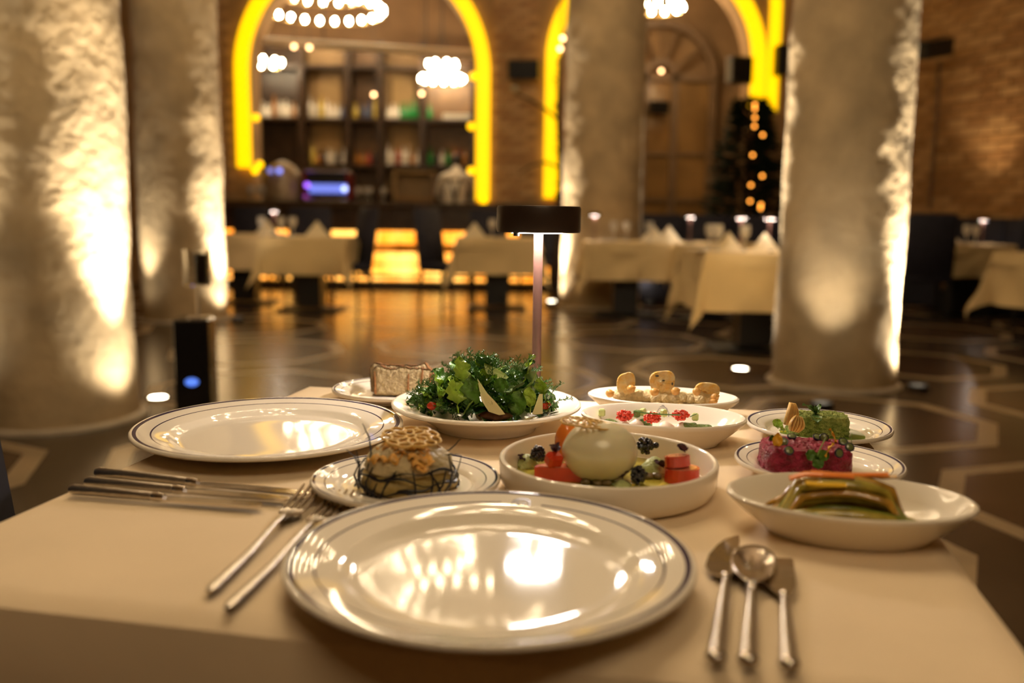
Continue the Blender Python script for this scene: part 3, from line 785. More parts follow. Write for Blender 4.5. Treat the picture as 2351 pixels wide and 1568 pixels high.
# table lamp
def table_lamp(x, y, label, disc, beam=None, z=.7505, powr=None):
    t = thing('table_lamp', label, 'lamp', (x, y, z))
    MB().lathe([(0, 0), (.050, 0), (.050, .008), (.047, .011), (.0, .012)], 48).build('base', bronze, t, True)
    b = MB(); b.lathe([(0, .010), (.0062, .010), (.0062, .245), (0, .245)], 24); b.build('pole', polem, t, True)
    MB().lathe([(0, .243), (.050, .243), (.0525, .2405), (.0555, .2405), (.0567, .243), (.0567, .2725), (.0552, .2755), (0, .2763)], 64).build('shade', bronze, t, True)
    MB().lathe([(.0068, .2425), (.0068, .2398), (.0375, .2398), (.039, .2425)], 48).build('diffuser', disc, t, True)
    MB().lathe([(0, .236), (.004, .236), (.004, .2405), (0, .2405)], 12, c=(-.030, -.028, 0)).build('switch', blackm, t, True)
    return t
table_lamp(.034, 1.243, 'bronze cordless table lamp standing behind the salad', lampdisc)
far_lamps = [((629, 478), 9.35, 'second table from the left'), ((1365, 480), 9.15, 'table before the middle column'), ((1585, 490), 8.75, 'table before the fir tree'), ((1702, 492), 7.1, 'table left of the right column'), ((1768, 492), 6.85, 'table left of the right column, nearer to it'),
             ((2258, 490), 9.7, 'table by the brick wall')]
L0 = None
for (pxy, Y, nm) in far_lamps:
    p = at_depth(pxy[0], 500, Y)
    lb = 'bronze cordless lamp on the '+nm
    if L0 is None: L0 = table_lamp(p.x, Y, lb, lampdisc2, z=.7515)
    else: dup(L0, (p.x, Y, .7515), 0, lb)

# napkins, glasses, plates of the far tables
def napkin(x, y, rz, label, s=1):
    b = MB(); h = .125*s; w_ = .10*s
    b.add([(-w_, -.03, 0), (w_, -.03, 0), (0, 0, h), (-w_*.75, .05, 0), (w_*.75, .05, 0), (0, -.055, 0)], [(0, 5, 2), (5, 1, 2), (1, 4, 2), (4, 3, 2), (3, 0, 2), (0, 3, 4, 1, 5)])
    tag(b.build('folded_napkin', napkin_m, None, False, (x, y, .7515), rz), label, 'napkin')
for (px, Y, lb) in ((728, 9.3, 'cream pyramid napkin on the second table from the left'), (612, 9.9, 'cream pyramid napkin on the far left table'), (1090, 9.7, 'cream pyramid napkin on the table behind the lamp'), (1500, 9.2, 'cream pyramid napkin at the right end of the table before the column'),
                    (1537, 8.9, 'cream pyramid napkin left of the tall lamp pole, right of two'), (1675, 6.95, 'cream pyramid napkin in the middle of the table by the right column'), (1758, 6.85, 'cream pyramid napkin against the right column'), (2180, 9.7, 'cream pyramid napkin on the table by the brick wall')):
    p = at_depth(px, 500, Y); napkin(p.x, Y, rnd.uniform(-.3, .3), lb, 1.15 if Y < 8 else 1.3)
seen = {}; wg_pos = {645: 'in the middle', 672: 'at the right', 600: 'at the left', 1130: 'behind the lamp shade', 1410: 'at the left', 1440: 'at the right', 1492: 'at the left end', 1650: 'in the middle', 1712: 'at the right', 1632: 'at the left', 2222: 'at the left', 2244: 'at the right'}
for (px, Y, tb) in ((645, 9.2, 'second table from the left'), (672, 9.25, 'second table from the left'), (600, 9.15, 'second table from the left'), (1130, 9.6, 'table behind the lamp'), (1410, 9.0, 'table before the middle column'), (1440, 9.1, 'table before the middle column'), (1492, 8.8, 'table before the fir tree'),
                    (1650, 6.8, 'table left of the right column'), (1712, 6.75, 'table left of the right column'), (1632, 6.95, 'table left of the right column'), (2222, 9.6, 'table by the brick wall'), (2244, 9.55, 'table by the brick wall')):
    k = seen.get(tb, 0); seen[tb] = k+1; p = at_depth(px, 500, Y); glassware('wine_glass', WG, 'wine glass %s on the ' % wg_pos[px]+tb, (p.x, Y, .752), 'wine glasses on the '+tb, glass)
sp_me = MB().lathe([(0, .004), (.05, .004), (.085, .014), (.087, .012), (.05, .0), (0, 0)], 24).mesh('side_plate', china, True)
for (px, Y, tb) in ((655, 9.15, 'second table from the left'), (1150, 9.55, 'table behind the lamp'), (1395, 8.95, 'table before the middle column'), (1607, 6.75, 'table left of the right column'), (2215, 9.5, 'table by the brick wall')):
    p = at_depth(px, 500, Y); tag(link_mesh('side_plate', sp_me, None, (p.x, Y, .752)), 'small white plate on the '+tb, 'plate')

# black tower with a blue light and the glass lantern on top
pt = at_depth(446, 730, 4.25)
t = thing('black_tower', 'slim black tower with a round blue light left of the laid table', 'appliance', (pt.x, 4.25, 0), R(6))
H_ = pt.z
MB().box((0, 0, H_/2), (.162, .162, H_), bevel=.006).build('body', mat('gloss_black', (.006, .006, .007), .2), t)
pb = at_depth(443, 878, 4.16)
b = MB(); b.lathe([(0, 0), (.030, 0), (.030, .004), (0, .006)], 24, sy=.62, mtx=Matrix.Translation((-.002, -.0815, pb.z)) @ Matrix.Rotation(PI/2, 4, 'X')); b.build('blue_light', mat('blue_lamp', (.1, .2, .8), .3, emit=(.10, .24, .95), estr=1.15), t, True)
hz0, hz1 = at_depth(455, 655, 4.25).z, at_depth(455, 573, 4.25).z
g = thing('glass_lantern', 'clear glass cylinder lantern on a thin stem above the black tower', 'lantern', (pt.x+.02, 4.25, H_))
MB().tube([(0, 0, 0), (0, 0, hz0-H_)], .008, 8).build('stem', steel_b, g, True)
MB().lathe([(0, 0), (.05, 0), (.05, .006), (0, .008)], 20).build('foot', steel_b, g, True)
MB().lathe([(0, hz0-H_), (.062, hz0-H_), (.064, hz1-H_), (.061, hz1-H_), (.058, hz0-H_+.006), (0, hz0-H_+.005)], 28).build('glass_cylinder', glass, g, True)
MB().lathe([(0, hz0-H_+.006), (.030, hz0-H_+.006), (.034, hz1-H_-.02), (0, hz1-H_-.015)], 20, c=(.022, 0, 0)).build('dark_insert', blackmetal, g, True)
for k, (dx, dz) in enumerate(((-.022, .012), (-.004, .012), (-.012, .105), (-.012, .062))):
    MB().ball((dx, -.05, hz0-H_+dz), .007, 8, 6).build('glint_bead', mat('bead', (.9, .8, .7), .05, metal=1), g, True)
# ================================================================== the laid table
TZ = .7505
def rim_plate(nm, label, x, y, zr, Rr, m, n=96):
    h = zr-TZ
    t = thing(nm, label, 'plate', (x, y, TZ))
    P = [(0, .0058), (Rr*.2, .0058), (Rr*.4, .0058), (Rr*.56, .0058), (Rr*.60, .0060), (Rr*.655, .0070), (Rr*.69, h*.38), (Rr*.72, h*.58), (Rr*.75, h*.66), (Rr*.86, h*.82), (Rr*.965, h-.0010), (Rr*.985, h-.0006), (Rr*.998, h-.0020), (Rr, h-.0036),
         (Rr*.992, h-.0052), (Rr*.96, h-.0060), (Rr*.76, h*.64-.0050), (Rr*.68, h*.2), (Rr*.60, .0025), (Rr*.585, 0), (Rr*.55, 0), (Rr*.54, .0015), (0, .0015)]
    MB().lathe(P, n).build('dish', m, t, True); return t
def seg_strip(b, pts, wd, z=.0002):
    for a, c in zip(pts, pts[1:]):
        d = Vector((c[0]-a[0], c[1]-a[1])); l = d.length; d.normalize(); nn = Vector((-d.y, d.x))*wd/2; e = d*wd*.3
        q = [(a[0]-e.x+nn.x, a[1]-e.y+nn.y), (a[0]-e.x-nn.x, a[1]-e.y-nn.y), (c[0]+e.x-nn.x, c[1]+e.y-nn.y), (c[0]+e.x+nn.x, c[1]+e.y+nn.y)]
        b.add([(p[0], p[1], z) for p in q], [(0, 1, 2, 3)])
def emblem(parent, loc, rot, s=.018):
    """round-headed arch with a dotted ring and a small square gate inside"""
    b = MB()
    def U(r, w_, leg): seg_strip(b, [(-r, -leg)]+[(r*math.cos(PI-PI*i/16), r*math.sin(PI-PI*i/16)) for i in range(17)]+[(r, -leg)], w_)
    U(s*.5, s*.045, s*.62); U(s*.40, s*.03, 0); 
    for i in range(15):
        a = PI*(i+.5)/15; seg_strip(b, [(s*.42*math.cos(a), s*.42*math.sin(a)), (s*.475*math.cos(a), s*.475*math.sin(a))], s*.035)
    U(s*.30, s*.03, 0)
    seg_strip(b, [(-s*.40, 0), (-s*.30, 0)], s*.03); seg_strip(b, [(s*.40, 0), (s*.30, 0)], s*.03)
    seg_strip(b, [(-s*.17, -s*.5), (-s*.17, -s*.10), (s*.17, -s*.10), (s*.17, -s*.5)], s*.05)
    seg_strip(b, [(-s*.24, -s*.10), (s*.24, -s*.10)], s*.035)
    o = b.build('emblem', blueprint, parent); o.location = loc; o.rotation_euler = rot; o['label'] = 'small blue printed arch emblem'; return o
FP = (-.014, .636); LP = (-.279, 1.037)
p_front = rim_plate('dinner_plate', 'large empty white plate with blue rings nearest to the camera', FP[0], FP[1], .7745, .1475, ring_china('ring_china_front', .1475, R(79)), 128)
a = R(79); rr = .1475*.850
emblem(p_front, (rr*math.cos(a), rr*math.sin(a), (.7745-TZ)*.80+.0010), (R(6)*math.sin(a), -R(6)*math.cos(a), a-PI/2), .015)
ga_ = R(-32)
p_left = rim_plate('dinner_plate', 'large empty white plate with blue rings left of the salad', LP[0], LP[1], .7725, .153, ring_china('ring_china_left', .153, ga_), 128)
rr = .153*.850; emblem(p_left, (rr*math.cos(ga_), rr*math.sin(ga_), .0190), (0, 0, ga_-PI/2), .012)
p_bread = rim_plate('bread_plate', 'small white plate with blue rings under the bread slices', -.171, 1.284, .769, .084, ring_china('ring_china_bread', .084))
p_art = rim_plate('small_plate', 'small white plate with blue rings under the tower with black twigs', -.100, .851, .7665, .0905, ring_china('ring_china_tower', .0905))
p_grn = rim_plate('small_plate', 'small white plate with blue rings under the green crumbly cake', .372, 1.083, .770, .085, ring_china('ring_china_green', .085))
p_beet = rim_plate('small_plate', 'small white plate with blue rings under the crimson beetroot cake', .318, .919, .7695, .0845, ring_china('ring_china_beet', .0845))

t = thing('salad_bowl', 'wide rimmed white bowl holding the green herb salad', 'bowl', (-.031, 1.119, TZ))
MB().lathe([(0, .006), (.045, .007), (.066, .012), (.080, .0235), (.088, .0270), (.1125, .0335), (.116, .0335), (.1178, .0318), (.1178, .0298), (.1150, .0280), (.092, .0220), (.084, .0170), (.064, .0045), (.062, 0), (.058, 0), (.057, .002), (0, .002)], 96).build('dish', china, t, True)
t = thing('serving_dish', 'round straight-sided white dish holding the white cheese ball', 'dish', (.095, .869, TZ))
MB().lathe([(0, .005), (.090, .005), (.097, .0085), (.1005, .0295), (.1015, .0315), (.1035, .0322), (.1055, .0312), (.1062, .0290), (.1055, .0120), (.101, .003), (.095, 0), (0, 0)], 96).build('dish', china, t, True)
def oval(nm, label, x, y, h, a_, rz, ratio=.68):
    t = thing(nm, label, 'dish', (x, y, TZ), rz); k = a_/.0975
    P = [(0, .006), (.03, .006), (.055, .006), (.060, .0065), (.074, .0110), (.082, h*.55), (.0925, h-.0015), (.0955, h-.0002), (.0978, h-.0015), (.0980, h-.0040), (.0955, h-.0065), (.084, h*.48), (.068, .0030), (.066, 0), (.060, 0), (.059, .0015), (0, .0015)]
    MB().lathe([(p[0]*k, p[1]) for p in P], 96, sy=ratio).build('dish', china, t, True); return t
ORZ = -R(9)
p_hum = oval('oval_dish', 'oval white dish of hummus with upright crisps, furthest back', .201, 1.192, .0300, .0985, ORZ, .60)
p_ova = oval('oval_dish', 'oval white dish with red roe and a blue arch emblem on its wall', .180, 1.061, .0325, .0965, ORZ, .69)
p_veg = oval('oval_dish', 'oval white dish of long green beans at the right table edge', .288, .752, .0330, .101, R(-10), .66)
emblem(p_ova, (-.001, .0585, .0225), (R(60), 0, 0), .017)

# ---------------------------------------------------------------- cutlery
def between(t, a, c, za=TZ+.001):
    d = Vector((c[0]-a[0], c[1]-a[1])); t.location = (a[0], a[1], za); t.rotation_euler.z = math.atan2(d.y, d.x)-PI/2; return d.length
def flat_tool(b, prof, z0=0, thick=.0016, bow=None):
    """prof: list of (y, xl, xr, z) cross sections"""
    vs = []; fs = []
    for (y, xl, xr, z) in prof: vs += [(xl, y, z), (xr, y, z), (xr, y, z+thick), (xl, y, z+thick)]
    for i in range(len(prof)-1):
        k = i*4
        for q in range(4): r_ = (q+1) % 4; fs.append((k+q, k+r_, k+4+r_, k+4+q))
    fs.append((3, 2, 1, 0)); k = (len(prof)-1)*4; fs.append((k, k+1, k+2, k+3)); b.add(vs, fs)
def table_knife(label, a, c):
    t = thing('table_knife', label, 'knife'); L_ = between(t, a, c)
    b = MB(); hl = L_*.47
    b.tube([(0, 0, .0055), (0, .004, .0055), (0, hl*.5, .0052), (0, hl*.93, .0048), (0, hl, .0045)], [.0035, .0050, .0048, .0042, .0030], 14); b.build('handle', steel_b, t, True)
    b = MB(); b.tube([(0, hl-.004, .0045), (0, hl+.002, .0045), (0, hl+.008, .0045)], [.0040, .0046, .0036], 12); b.build('collar', steel, t, True)
    b = MB(); bl = L_-hl
    P = [(hl+.004+bl*u, -wl, wr, .0022+.001*u) for u, wl, wr in ((0, .0035, .0035), (.06, .006, .0045), (.35, .008, .0050), (.75, .0085, .0055), (.90, .0075, .0050), (.97, .0045, .0035), (1.0, .001, .001))]
    flat_tool(b, P, thick=.0018); b.build('blade', steel, t, False); return t
W_ = lambda px, py, z=.757: at_height(px, py, z)
table_knife('steel table knife lying furthest back of three left of the plates', W_(220, 1083), W_(700, 1130))
table_knife('steel table knife lying in the middle of three left of the plates', W_(197, 1105), W_(655, 1142))
table_knife('steel table knife lying nearest of three at the left, blade shortest', W_(161, 1123), W_(592, 1157))
def fork(label, a, c):
    t = thing('fork', label, 'fork'); L_ = between(t, a, c)
    b = MB(); b.tube([(0, 0, .0035), (0, .006, .0035), (0, L_*.30, .0040), (0, L_*.55, .0085), (0, L_*.645, .0080)], [.0028, .0045, .0036, .0024, .0026], 12, flat=.55); b.build('handle', steel_b, t, True)
    b = MB(); y0 = L_*.63
    f = lambda u: .0080-.0045*math.sin(u*PI*.5)
    P = [(y0+L_*.13*u, -w_, w_, f(u)) for u, w_ in ((0, .0025), (.25, .006), (.55, .0100), (1.0, .0112))]
    flat_tool(b, P); b.build('neck', steel, t, True)
    for k in range(4):
        x0 = -.0096+k*.0064; b = MB(); y1 = y0+L_*.128
        Pq = [(y1+(L_-y1)*u, x0-w_, x0+w_, .0036+.0055*u*u) for u, w_ in ((0, .0018), (.5, .0013), (.9, .0010), (1, .0004))]
        flat_tool(b, Pq, thick=.0018); b.build('tine', steel, t)
    return t
fork('steel fork left of the front plate, further from it', W_(480, 1352), W_(722, 1122))
fork('steel fork left of the front plate, its handle end nearest', W_(522, 1390), W_(790, 1135))
def handle2(t, L_, frac):
    b = MB(); hl = L_*frac
    b.tube([(0, .004, .0048), (0, .012, .0050), (0, hl*.6, .0052), (0, hl*.95, .0060)], [.0042, .0050, .0038, .0026], 12, flat=.7); b.build('handle', steel_b, t, True)
    b = MB(); b.ball((0, .003, .0050), (.0064, .0058, .0048), 14, 10); b.build('end_knob', steel, t, True)
    b = MB(); b.ball((0, hl*.97, .0058), (.0042, .0052, .0036), 12, 8); b.build('collar', steel, t, True); return hl
def spoonish(nm, label, a, c, kind):
    t = thing(nm, label, 'spoon' if kind == 'spoon' else 'knife'); L_ = between(t, a, c); hl = handle2(t, L_, .60); bl = L_-hl
    b = MB()
    if kind == 'spoon':
        def f(u, v):
            th = 2*PI*u; r_ = v; e = .0165*r_*math.sin(th)*(1-.18*math.cos(th)); y = hl+bl*.5-bl*.5*r_*math.cos(th)
            return (e, y, .0030+.0060*r_*r_)
        b.grid(f, 28, 8); b.build('bowl', steel, t, True, solid=.0012)
    else:
        s = 1 if kind == 'fish' else -1
        prof = [(0, .003, .003), (.06, .013, .004), (.18, .0165, .0045), (.45, .0155, .0055), (.70, .0105, .0065), (.88, .0045, .0065), (1, -.004, .0055)] if kind == 'fish' else \
               [(0, .003, .003), (.10, .008, .006), (.28, .0150, .0085), (.60, .0165, .0085), (.85, .0130, .0085), (.97, .0040, .0085), (1, -.006, .0080)]
        P = [(hl+bl*u, -wl, wr, .0030+.0012*u) for u, wl, wr in prof]
        flat_tool(b, P, thick=.0016); b.build('blade', steel, t)
    return t
spoonish('fish_knife', 'steel fish knife with a pointed blade, right of the front plate', W_(1643, 1512), W_(1681, 1228), 'fish')
spoonish('dessert_spoon', 'steel spoon lying between the two broad-bladed knives', W_(1717, 1518), W_(1733, 1262), 'spoon')
spoonish('butter_knife', 'steel knife with short broad dark blade, rightmost of the cutlery', W_(1813, 1528), W_(1795, 1280), 'butter')

# ---------------------------------------------------------------- bread
crumb = mat('bread_crumb', (.93, .69, .38), .9, var=.14, vscale=160, bump=1.0, bscale=420)
crustm = mat('bread_crust', (.26, .11, .035), .8, var=.4, vscale=90, bump=1, bscale=300)
grillm = mat('grill_mark', (.30, .13, .045), .9, var=.3, vscale=200)
def bread(label, px, py, w_, h_, rz, lean, seed, z0, dy=0):
    p = W_(px, py, z0); t = thing('bread_slice', label, 'bread', (p.x, p.y+dy, z0), rz); t.rotation_euler.x = R(lean)
    n = 30; th = .017
    def top(u): return h_*(.90+.10*noise.noise(Vector((u*5, seed, 0)))+.05*noise.noise(Vector((u*17, seed, 3)))-.5*max(0, abs(u-.5)-.44)**1.0*4)
    def face(sgn):
        def f(u, v):
            x = (u-.5)*w_*(1-.06*(1-v)); z = v*top(u); d = .0011*noise.noise(Vector((x*260, z*260, seed)))+.0006*noise.noise(Vector((x*700, z*500, seed)))
            e = min(u, 1-u, v, 1-v); d -= .0018*max(0, 1-e*14)
            return (x, sgn*(th/2+d), z)
        return f
    b = MB(); b.grid(face(-1), 44, 22); b.grid(face(1), 20, 10); b.build('crumb', crumb, t, True)
    b = MB(); ol = [(-.5*w_*(.94), 0)]+[((i/n-.5)*w_, top(i/n)) for i in range(n+1)]+[(.5*w_*.94, 0)]
    m_ = len(ol); vs = []
    for k, (x, z) in enumerate(ol):
        jn = 1+.02*noise.noise(Vector((k*1.7, seed, 1)))
        for y in (-th/2, -th/4, th/4, th/2): vs.append((x*jn*(1.012), y, z+.0006+(0.0008*noise.noise(Vector((k*2., y*300, seed))) if z > 0 else 0)))
    fs = [(i*4+q, ((i+1) % m_)*4+q, ((i+1) % m_)*4+q+1, i*4+q+1) for i in range(m_) for q in range(3)]
    b.add(vs, fs); b.build('crust', crustm, t, True)
    for (u, v0, v1, wd) in ((.60, .12, .80, .0024), (.83, .35, 1.0, .0026), (.97, .05, .9, .003), (.03, .05, .9, .0028)) if seed == 1 else ():
        b = MB()
        def f(a_, v):
            vv = v0+(v1-v0)*v; x = (u-.5)*w_*(1-.06*(1-vv))+(a_-.5)*wd*(1+.8*noise.noise(Vector((vv*9, u*9, 2)))); return (x, -th/2-.0006-.0009*math.sin(a_*PI), vv*top(u))
        b.grid(f, 3, 14); b.build('grill_mark', grillm, t, True)
bread('toasted bread slice in front, grill marks on its face', 926, 908, .0860, .0435, R(-4), -7, 1, .7575)
bread('toasted bread slice standing behind the front slice', 914, 908, .0860, .0440, R(-4), -7, 5, .7585, .024)

# ---------------------------------------------------------------- herb salad
green1 = mat('leaf_green', (.085, .21, .022), .32, sss=.15, var=.35, vscale=90, coat=.3, bump=.3, bscale=250)
green2 = mat('leaf_bright', (.34, .52, .06), .30, sss=.2, var=.25, vscale=90, coat=.3, bump=.3, bscale=250)
green3 = mat('leaf_dark', (.028, .095, .014), .35, var=.35, vscale=80, coat=.3, bump=.3, bscale=250)
green4 = mat('leaf_sage', (.22, .28, .13), .38, var=.2, vscale=80, coat=.3)
dillm = mat('dill_green', (.055, .15, .02), .4)
stemm = mat('stem_green', (.20, .32, .06), .35)
cheese = mat('cheese_shaving', (.74, .66, .34), .38, sss=.3, var=.05)
cucum = mat('cucumber_shaving', (.60, .68, .28), .3, var=.12, vscale=60, sss=.3)
tomato = mat('tomato_red', (.60, .050, .018), .16, var=.12, vscale=60, coat=.4, sss=.1)
def leaf_mesh(nm, kind, m, L_=.03, Wd=.018, curl=.35, seed=0, stalk=False):
    b = MB(); nu, nv = 6, 9
    def wid(v):
        if kind == 'round': return math.sqrt(max(0, 1-(2*v-1)**2))*(.9)+.02
        if kind == 'oval': return math.sin(PI*v**.8)**.8+.03
        if kind == 'lobed': return (math.sin(PI*v**.7)**.7)*(.55+.45*abs(math.sin(v*PI*3.2)))+.05
        if kind == 'long': return .55*math.sin(PI*v**.6)**.6+.05
    def f(u, v):
        x = (u-.5)*Wd*wid(v); y = v*L_
        z = .25*abs(u-.5)*Wd*1.2 + curl*L_*math.sin(v*PI*.6)*.5+.09*Wd*math.sin(v*13+u*6+seed)+.0010*noise.noise(Vector((x*300, y*300, seed)))
        return (x, y*(1-.25*curl*v), z)
    b.grid(f, nu, nv)
    if stalk: b.tube([f(.5, 0), (0, -L_*.12, 0), (0, -L_*.30, -.001)], [.0007, .0008, .0006], 5)
    return b.mesh('leaf', m, True)
LEAVES = [leaf_mesh('a', 'lobed', green1, .034, .024, .4, 1, True), leaf_mesh('b', 'lobed', green3, .036, .026, .3, 2, True), leaf_mesh('c', 'oval', green2, .028, .017, .5, 3, True), leaf_mesh('d', 'oval', green1, .032, .020, .3, 4, True),
          leaf_mesh('e', 'round', green1, .017, .017, .25, 5), leaf_mesh('f', 'long', green4, .042, .022, .6, 6), leaf_mesh('g', 'lobed', green2, .026, .022, .4, 7, True), leaf_mesh('h', 'round', green2, .013, .013, .2, 8), leaf_mesh('i', 'oval', green3, .034, .024, .5, 9)]
SX, SY, SZ = -.031, 1.119, TZ+.012
sal = thing('herb_salad', 'heap of green leaves and dill in the wide white bowl', 'salad', (SX, SY, SZ))
sr = random.Random(21)
def dome(x, y):
    r2 = (x/.084)**2+(y/.074)**2
    base = max(0, 1-r2)**.62*.056
    base += .017*math.exp(-((x+.010)**2+(y)**2)/.0012) - .006*math.exp(-((x-.022)**2)/.0003)
    return base
for k in range(250):
    a = sr.uniform(0, 2*PI); q = math.sqrt(sr.uniform(0, 1)); x = .078*q*math.cos(a); y = .068*q*math.sin(a)
    h = dome(x, y)*(sr.uniform(.55, 1.0) if k > 90 else sr.uniform(.2, .8)); z = max(.013+.012*q*q, h)
    o = link_mesh('leaf', sr.choice(LEAVES[:7]+[LEAVES[8], LEAVES[1]]), sal, (x*.92, y*.92, z))
    out = math.atan2(y, x)-PI/2+sr.uniform(-1.3, 1.3)
    o.rotation_euler = (sr.uniform(-.5, .9)-.5*q, sr.uniform(-.9, .9), out); s = sr.uniform(.7, 1.02); o.scale = (s, s, s)
# a few leaves that stand out in the photograph
def face_leaf(me, px, py, Y, rot, s=1.0):
    p = at_depth(px, py, Y); o = link_mesh('leaf', me, sal, (p.x-SX, p.y-SY, p.z-SZ), rot); o.scale = (s, s, s); return o
face_leaf(LEAVES[7], 1101, 842, 1.10, (R(85), 0, R(5)), 1.0)
face_leaf(LEAVES[7], 1109, 872, 1.085, (R(80), R(10), R(15)), 1.15)
face_leaf(LEAVES[4], 1138, 898, 1.062, (R(78), R(40), R(0)), 1.15)
face_leaf(LEAVES[5], 1236, 880, 1.07, (R(40), R(60), R(120)), 1.05)
face_leaf(LEAVES[5], 1222, 888, 1.062, (R(-75), R(10), R(10)), 1.15)
face_leaf(LEAVES[5], 1205, 880, 1.06, (R(-60), R(-30), R(60)), 1.1)
face_leaf(LEAVES[2], 1206, 870, 1.08, (R(50), 0, R(-75)), 1.2)
face_leaf(LEAVES[8], 1203, 880, 1.085, (R(50), 0, R(-100)), 1.0)
face_leaf(LEAVES[3], 1185, 955, 1.050, (R(80), R(10), R(-20)), 1.1)
face_leaf(LEAVES[6], 1060, 876, 1.06, (R(60), 0, R(40)), 1.2); face_leaf(LEAVES[6], 1010, 915, 1.07, (R(60), 0, R(75)), 1.2)
face_leaf(LEAVES[6], 1050, 930, 1.045, (R(50), 0, R(20)), 1.3); face_leaf(LEAVES[0], 1085, 935, 1.045, (R(75), 0, R(-30)), 1.2)
face_leaf(LEAVES[2], 1250, 905, 1.08, (R(100), 0, R(-30)), 1.0); face_leaf(LEAVES[7], 1255, 945, 1.06, (R(70), 0, R(-60)), 1.0); face_leaf(LEAVES[2], 1218, 935, 1.05, (R(80), 0, R(-20)), 1.0)
# dill sprigs: one fine feathery mass nobody could count
b = MB()
def frond(o_, d, L_, seed):
    d = Vector(d).normalized(); s_ = d.cross(Vector((0, 0, 1))).normalized() if abs(d.z) < .95 else Vector((1, 0, 0)); u_ = s_.cross(d)
    pts = [o_+d*L_*k/5+u_*(.12*L_*math.sin(k*.6)) for k in range(6)]; b.tube(pts, .00045, 4, cap=False)
    for k in range(1, 6):
        for sg in (-1, 1):
            for w2 in (0, 1):
                e = pts[k]+(s_*sg*(1-.1*k)+d*.8+u_*sr.uniform(-.5, .8)).normalized()*L_*.24*sr.uniform(.7, 1.3)
                mid = pts[k].lerp(e, .55); b.tube([pts[k], mid, e], .00028, 3, cap=False)
                for tw in (-1, 1): b.tube([mid, mid+((e-mid).normalized()+u_*tw*.7+s_*tw*.3)*L_*.10], .00024, 3, cap=False)
for k in range(150):
    a = sr.uniform(0, 2*PI); q = math.sqrt(sr.uniform(.0, 1)); x = .078*q*math.cos(a)-.006; y = .062*q*math.sin(a)-.008; z = dome(x, y)*sr.uniform(.8, 1.0)
    frond(Vector((x, y, max(.018, z))), (x*9+sr.uniform(-.6, .6), y*9+sr.uniform(-.7, .4), sr.uniform(.1, 1)), sr.uniform(.014, .026), k)
for (px, py, d) in ((1065, 858, (-.4, -.2, 1)), (1050, 865, (-.8, -.2, .7)), (1075, 850, (.1, -.2, 1)), (1130, 860, (.2, -.3, .9)), (1185, 862, (.1, -.2, 1)), (1195, 858, (.5, -.1, .9)), (1015, 895, (-1, -.1, .4)), (1000, 905, (-1, 0, .1)), (1262, 915, (.6, -.2, .8)), (1268, 930, (1, -.2, .4)), (1040, 945, (.2, -.6, -.3))):
    p = at_depth(px, py, 1.07); frond(Vector((p.x-SX, p.y-SY, p.z-SZ)), d, .022, px)
o = b.build('dill_sprigs', dillm, sal); o['kind'] = 'stuff'
# curly parsley tufts, joined
b = MB()
for (px, py, Y) in ((1158, 915, 1.045), (1150, 925, 1.045), (1164, 930, 1.045), (1180, 872, 1.06), (1265, 930, 1.06), (1010, 930, 1.06), (990, 940, 1.07)):
    p = at_depth(px, py, Y); c = Vector((p.x-SX, p.y-SY, p.z-SZ))
    for k in range(26):
        d = Vector((sr.gauss(0, 1), sr.gauss(0, 1)-.4, sr.gauss(0, 1))).normalized(); e = c+d*.007; s_ = d.cross(Vector((.3, .5, .8))).normalized()*.0022; n_ = d.cross(s_)
        b.add([c+d*.003, e+s_, e+d*.002+n_*.4, e-s_], [(0, 1, 2, 3)])
o = b.build('parsley', green1, sal); o['kind'] = 'stuff'
# stalks
for pts in (((1210, 887, 1.055), (1222, 878, 1.045), (1232, 852, 1.045)), ((1250, 898, 1.06), (1258, 890, 1.055), (1265, 884, 1.05)), ((1140, 848, 1.09), (1163, 840, 1.09)), ((1065, 950, 1.04), (1078, 928, 1.04), (1100, 908, 1.045))):
    q = [at_depth(*p)-Vector((SX, SY, SZ)) for p in pts]; MB().tube(q, [.0011]+[.0012]*(len(q)-2)+[.0007], 6).build('stalk', stemm, sal, True)
def shaving(nm, pts, m, parent, off, th=.0015):
    q = [at_depth(*p)-off for p in pts]; n_ = (q[1]-q[0]).cross(q[2]-q[0]).normalized()
    if n_.y > 0: n_ = -n_
    b = MB(); nn = len(q); vs = [tuple(p+n_*th/2) for p in q]+[tuple(p-n_*th/2) for p in q]
    b.add(vs, [tuple(range(nn)), tuple(range(nn, 2*nn))[::-1]]+[(i, nn+i, nn+(i+1) % nn, (i+1) % nn) for i in range(nn)])
    return b.build(nm, m, parent)
off = Vector((SX, SY, SZ))
shaving('cheese_shaving', [(1096, 869, 1.050), (1118, 902, 1.042), (1140, 925, 1.036), (1160, 951, 1.030), (1146, 953, 1.030), (1122, 945, 1.033), (1106, 920, 1.038), (1100, 890, 1.045)], cheese, sal, off, .0022)
shaving('cucumber_shaving', [(1112, 834, 1.09), (1140, 846, 1.085), (1162, 860, 1.08), (1168, 866, 1.08), (1160, 873, 1.075), (1135, 868, 1.078), (1118, 858, 1.082), (1112, 845, 1.086)], cucum, sal, off, .0022)
shaving('cucumber_shaving', [(1238, 905, 1.058), (1246, 905, 1.058), (1246, 950, 1.046), (1228, 952, 1.046), (1222, 950, 1.046)], cheese, sal, off, .0022)
shaving('cheese_shaving', [(1010, 888, 1.10), (1030, 884, 1.10), (1032, 892, 1.098), (1014, 900, 1.097)], cheese, sal, off, .0020)
for (px, py, Y, rx) in ((991, 932, 1.065, .006), (1252, 933, 1.06, .005), (1258, 928, 1.062, .004)):
    p = at_depth(px, py, Y)-off; MB().ball(p, (rx, .004, rx*.8), 12, 8, .2, 300, px).build('tomato_piece', tomato, sal, True)
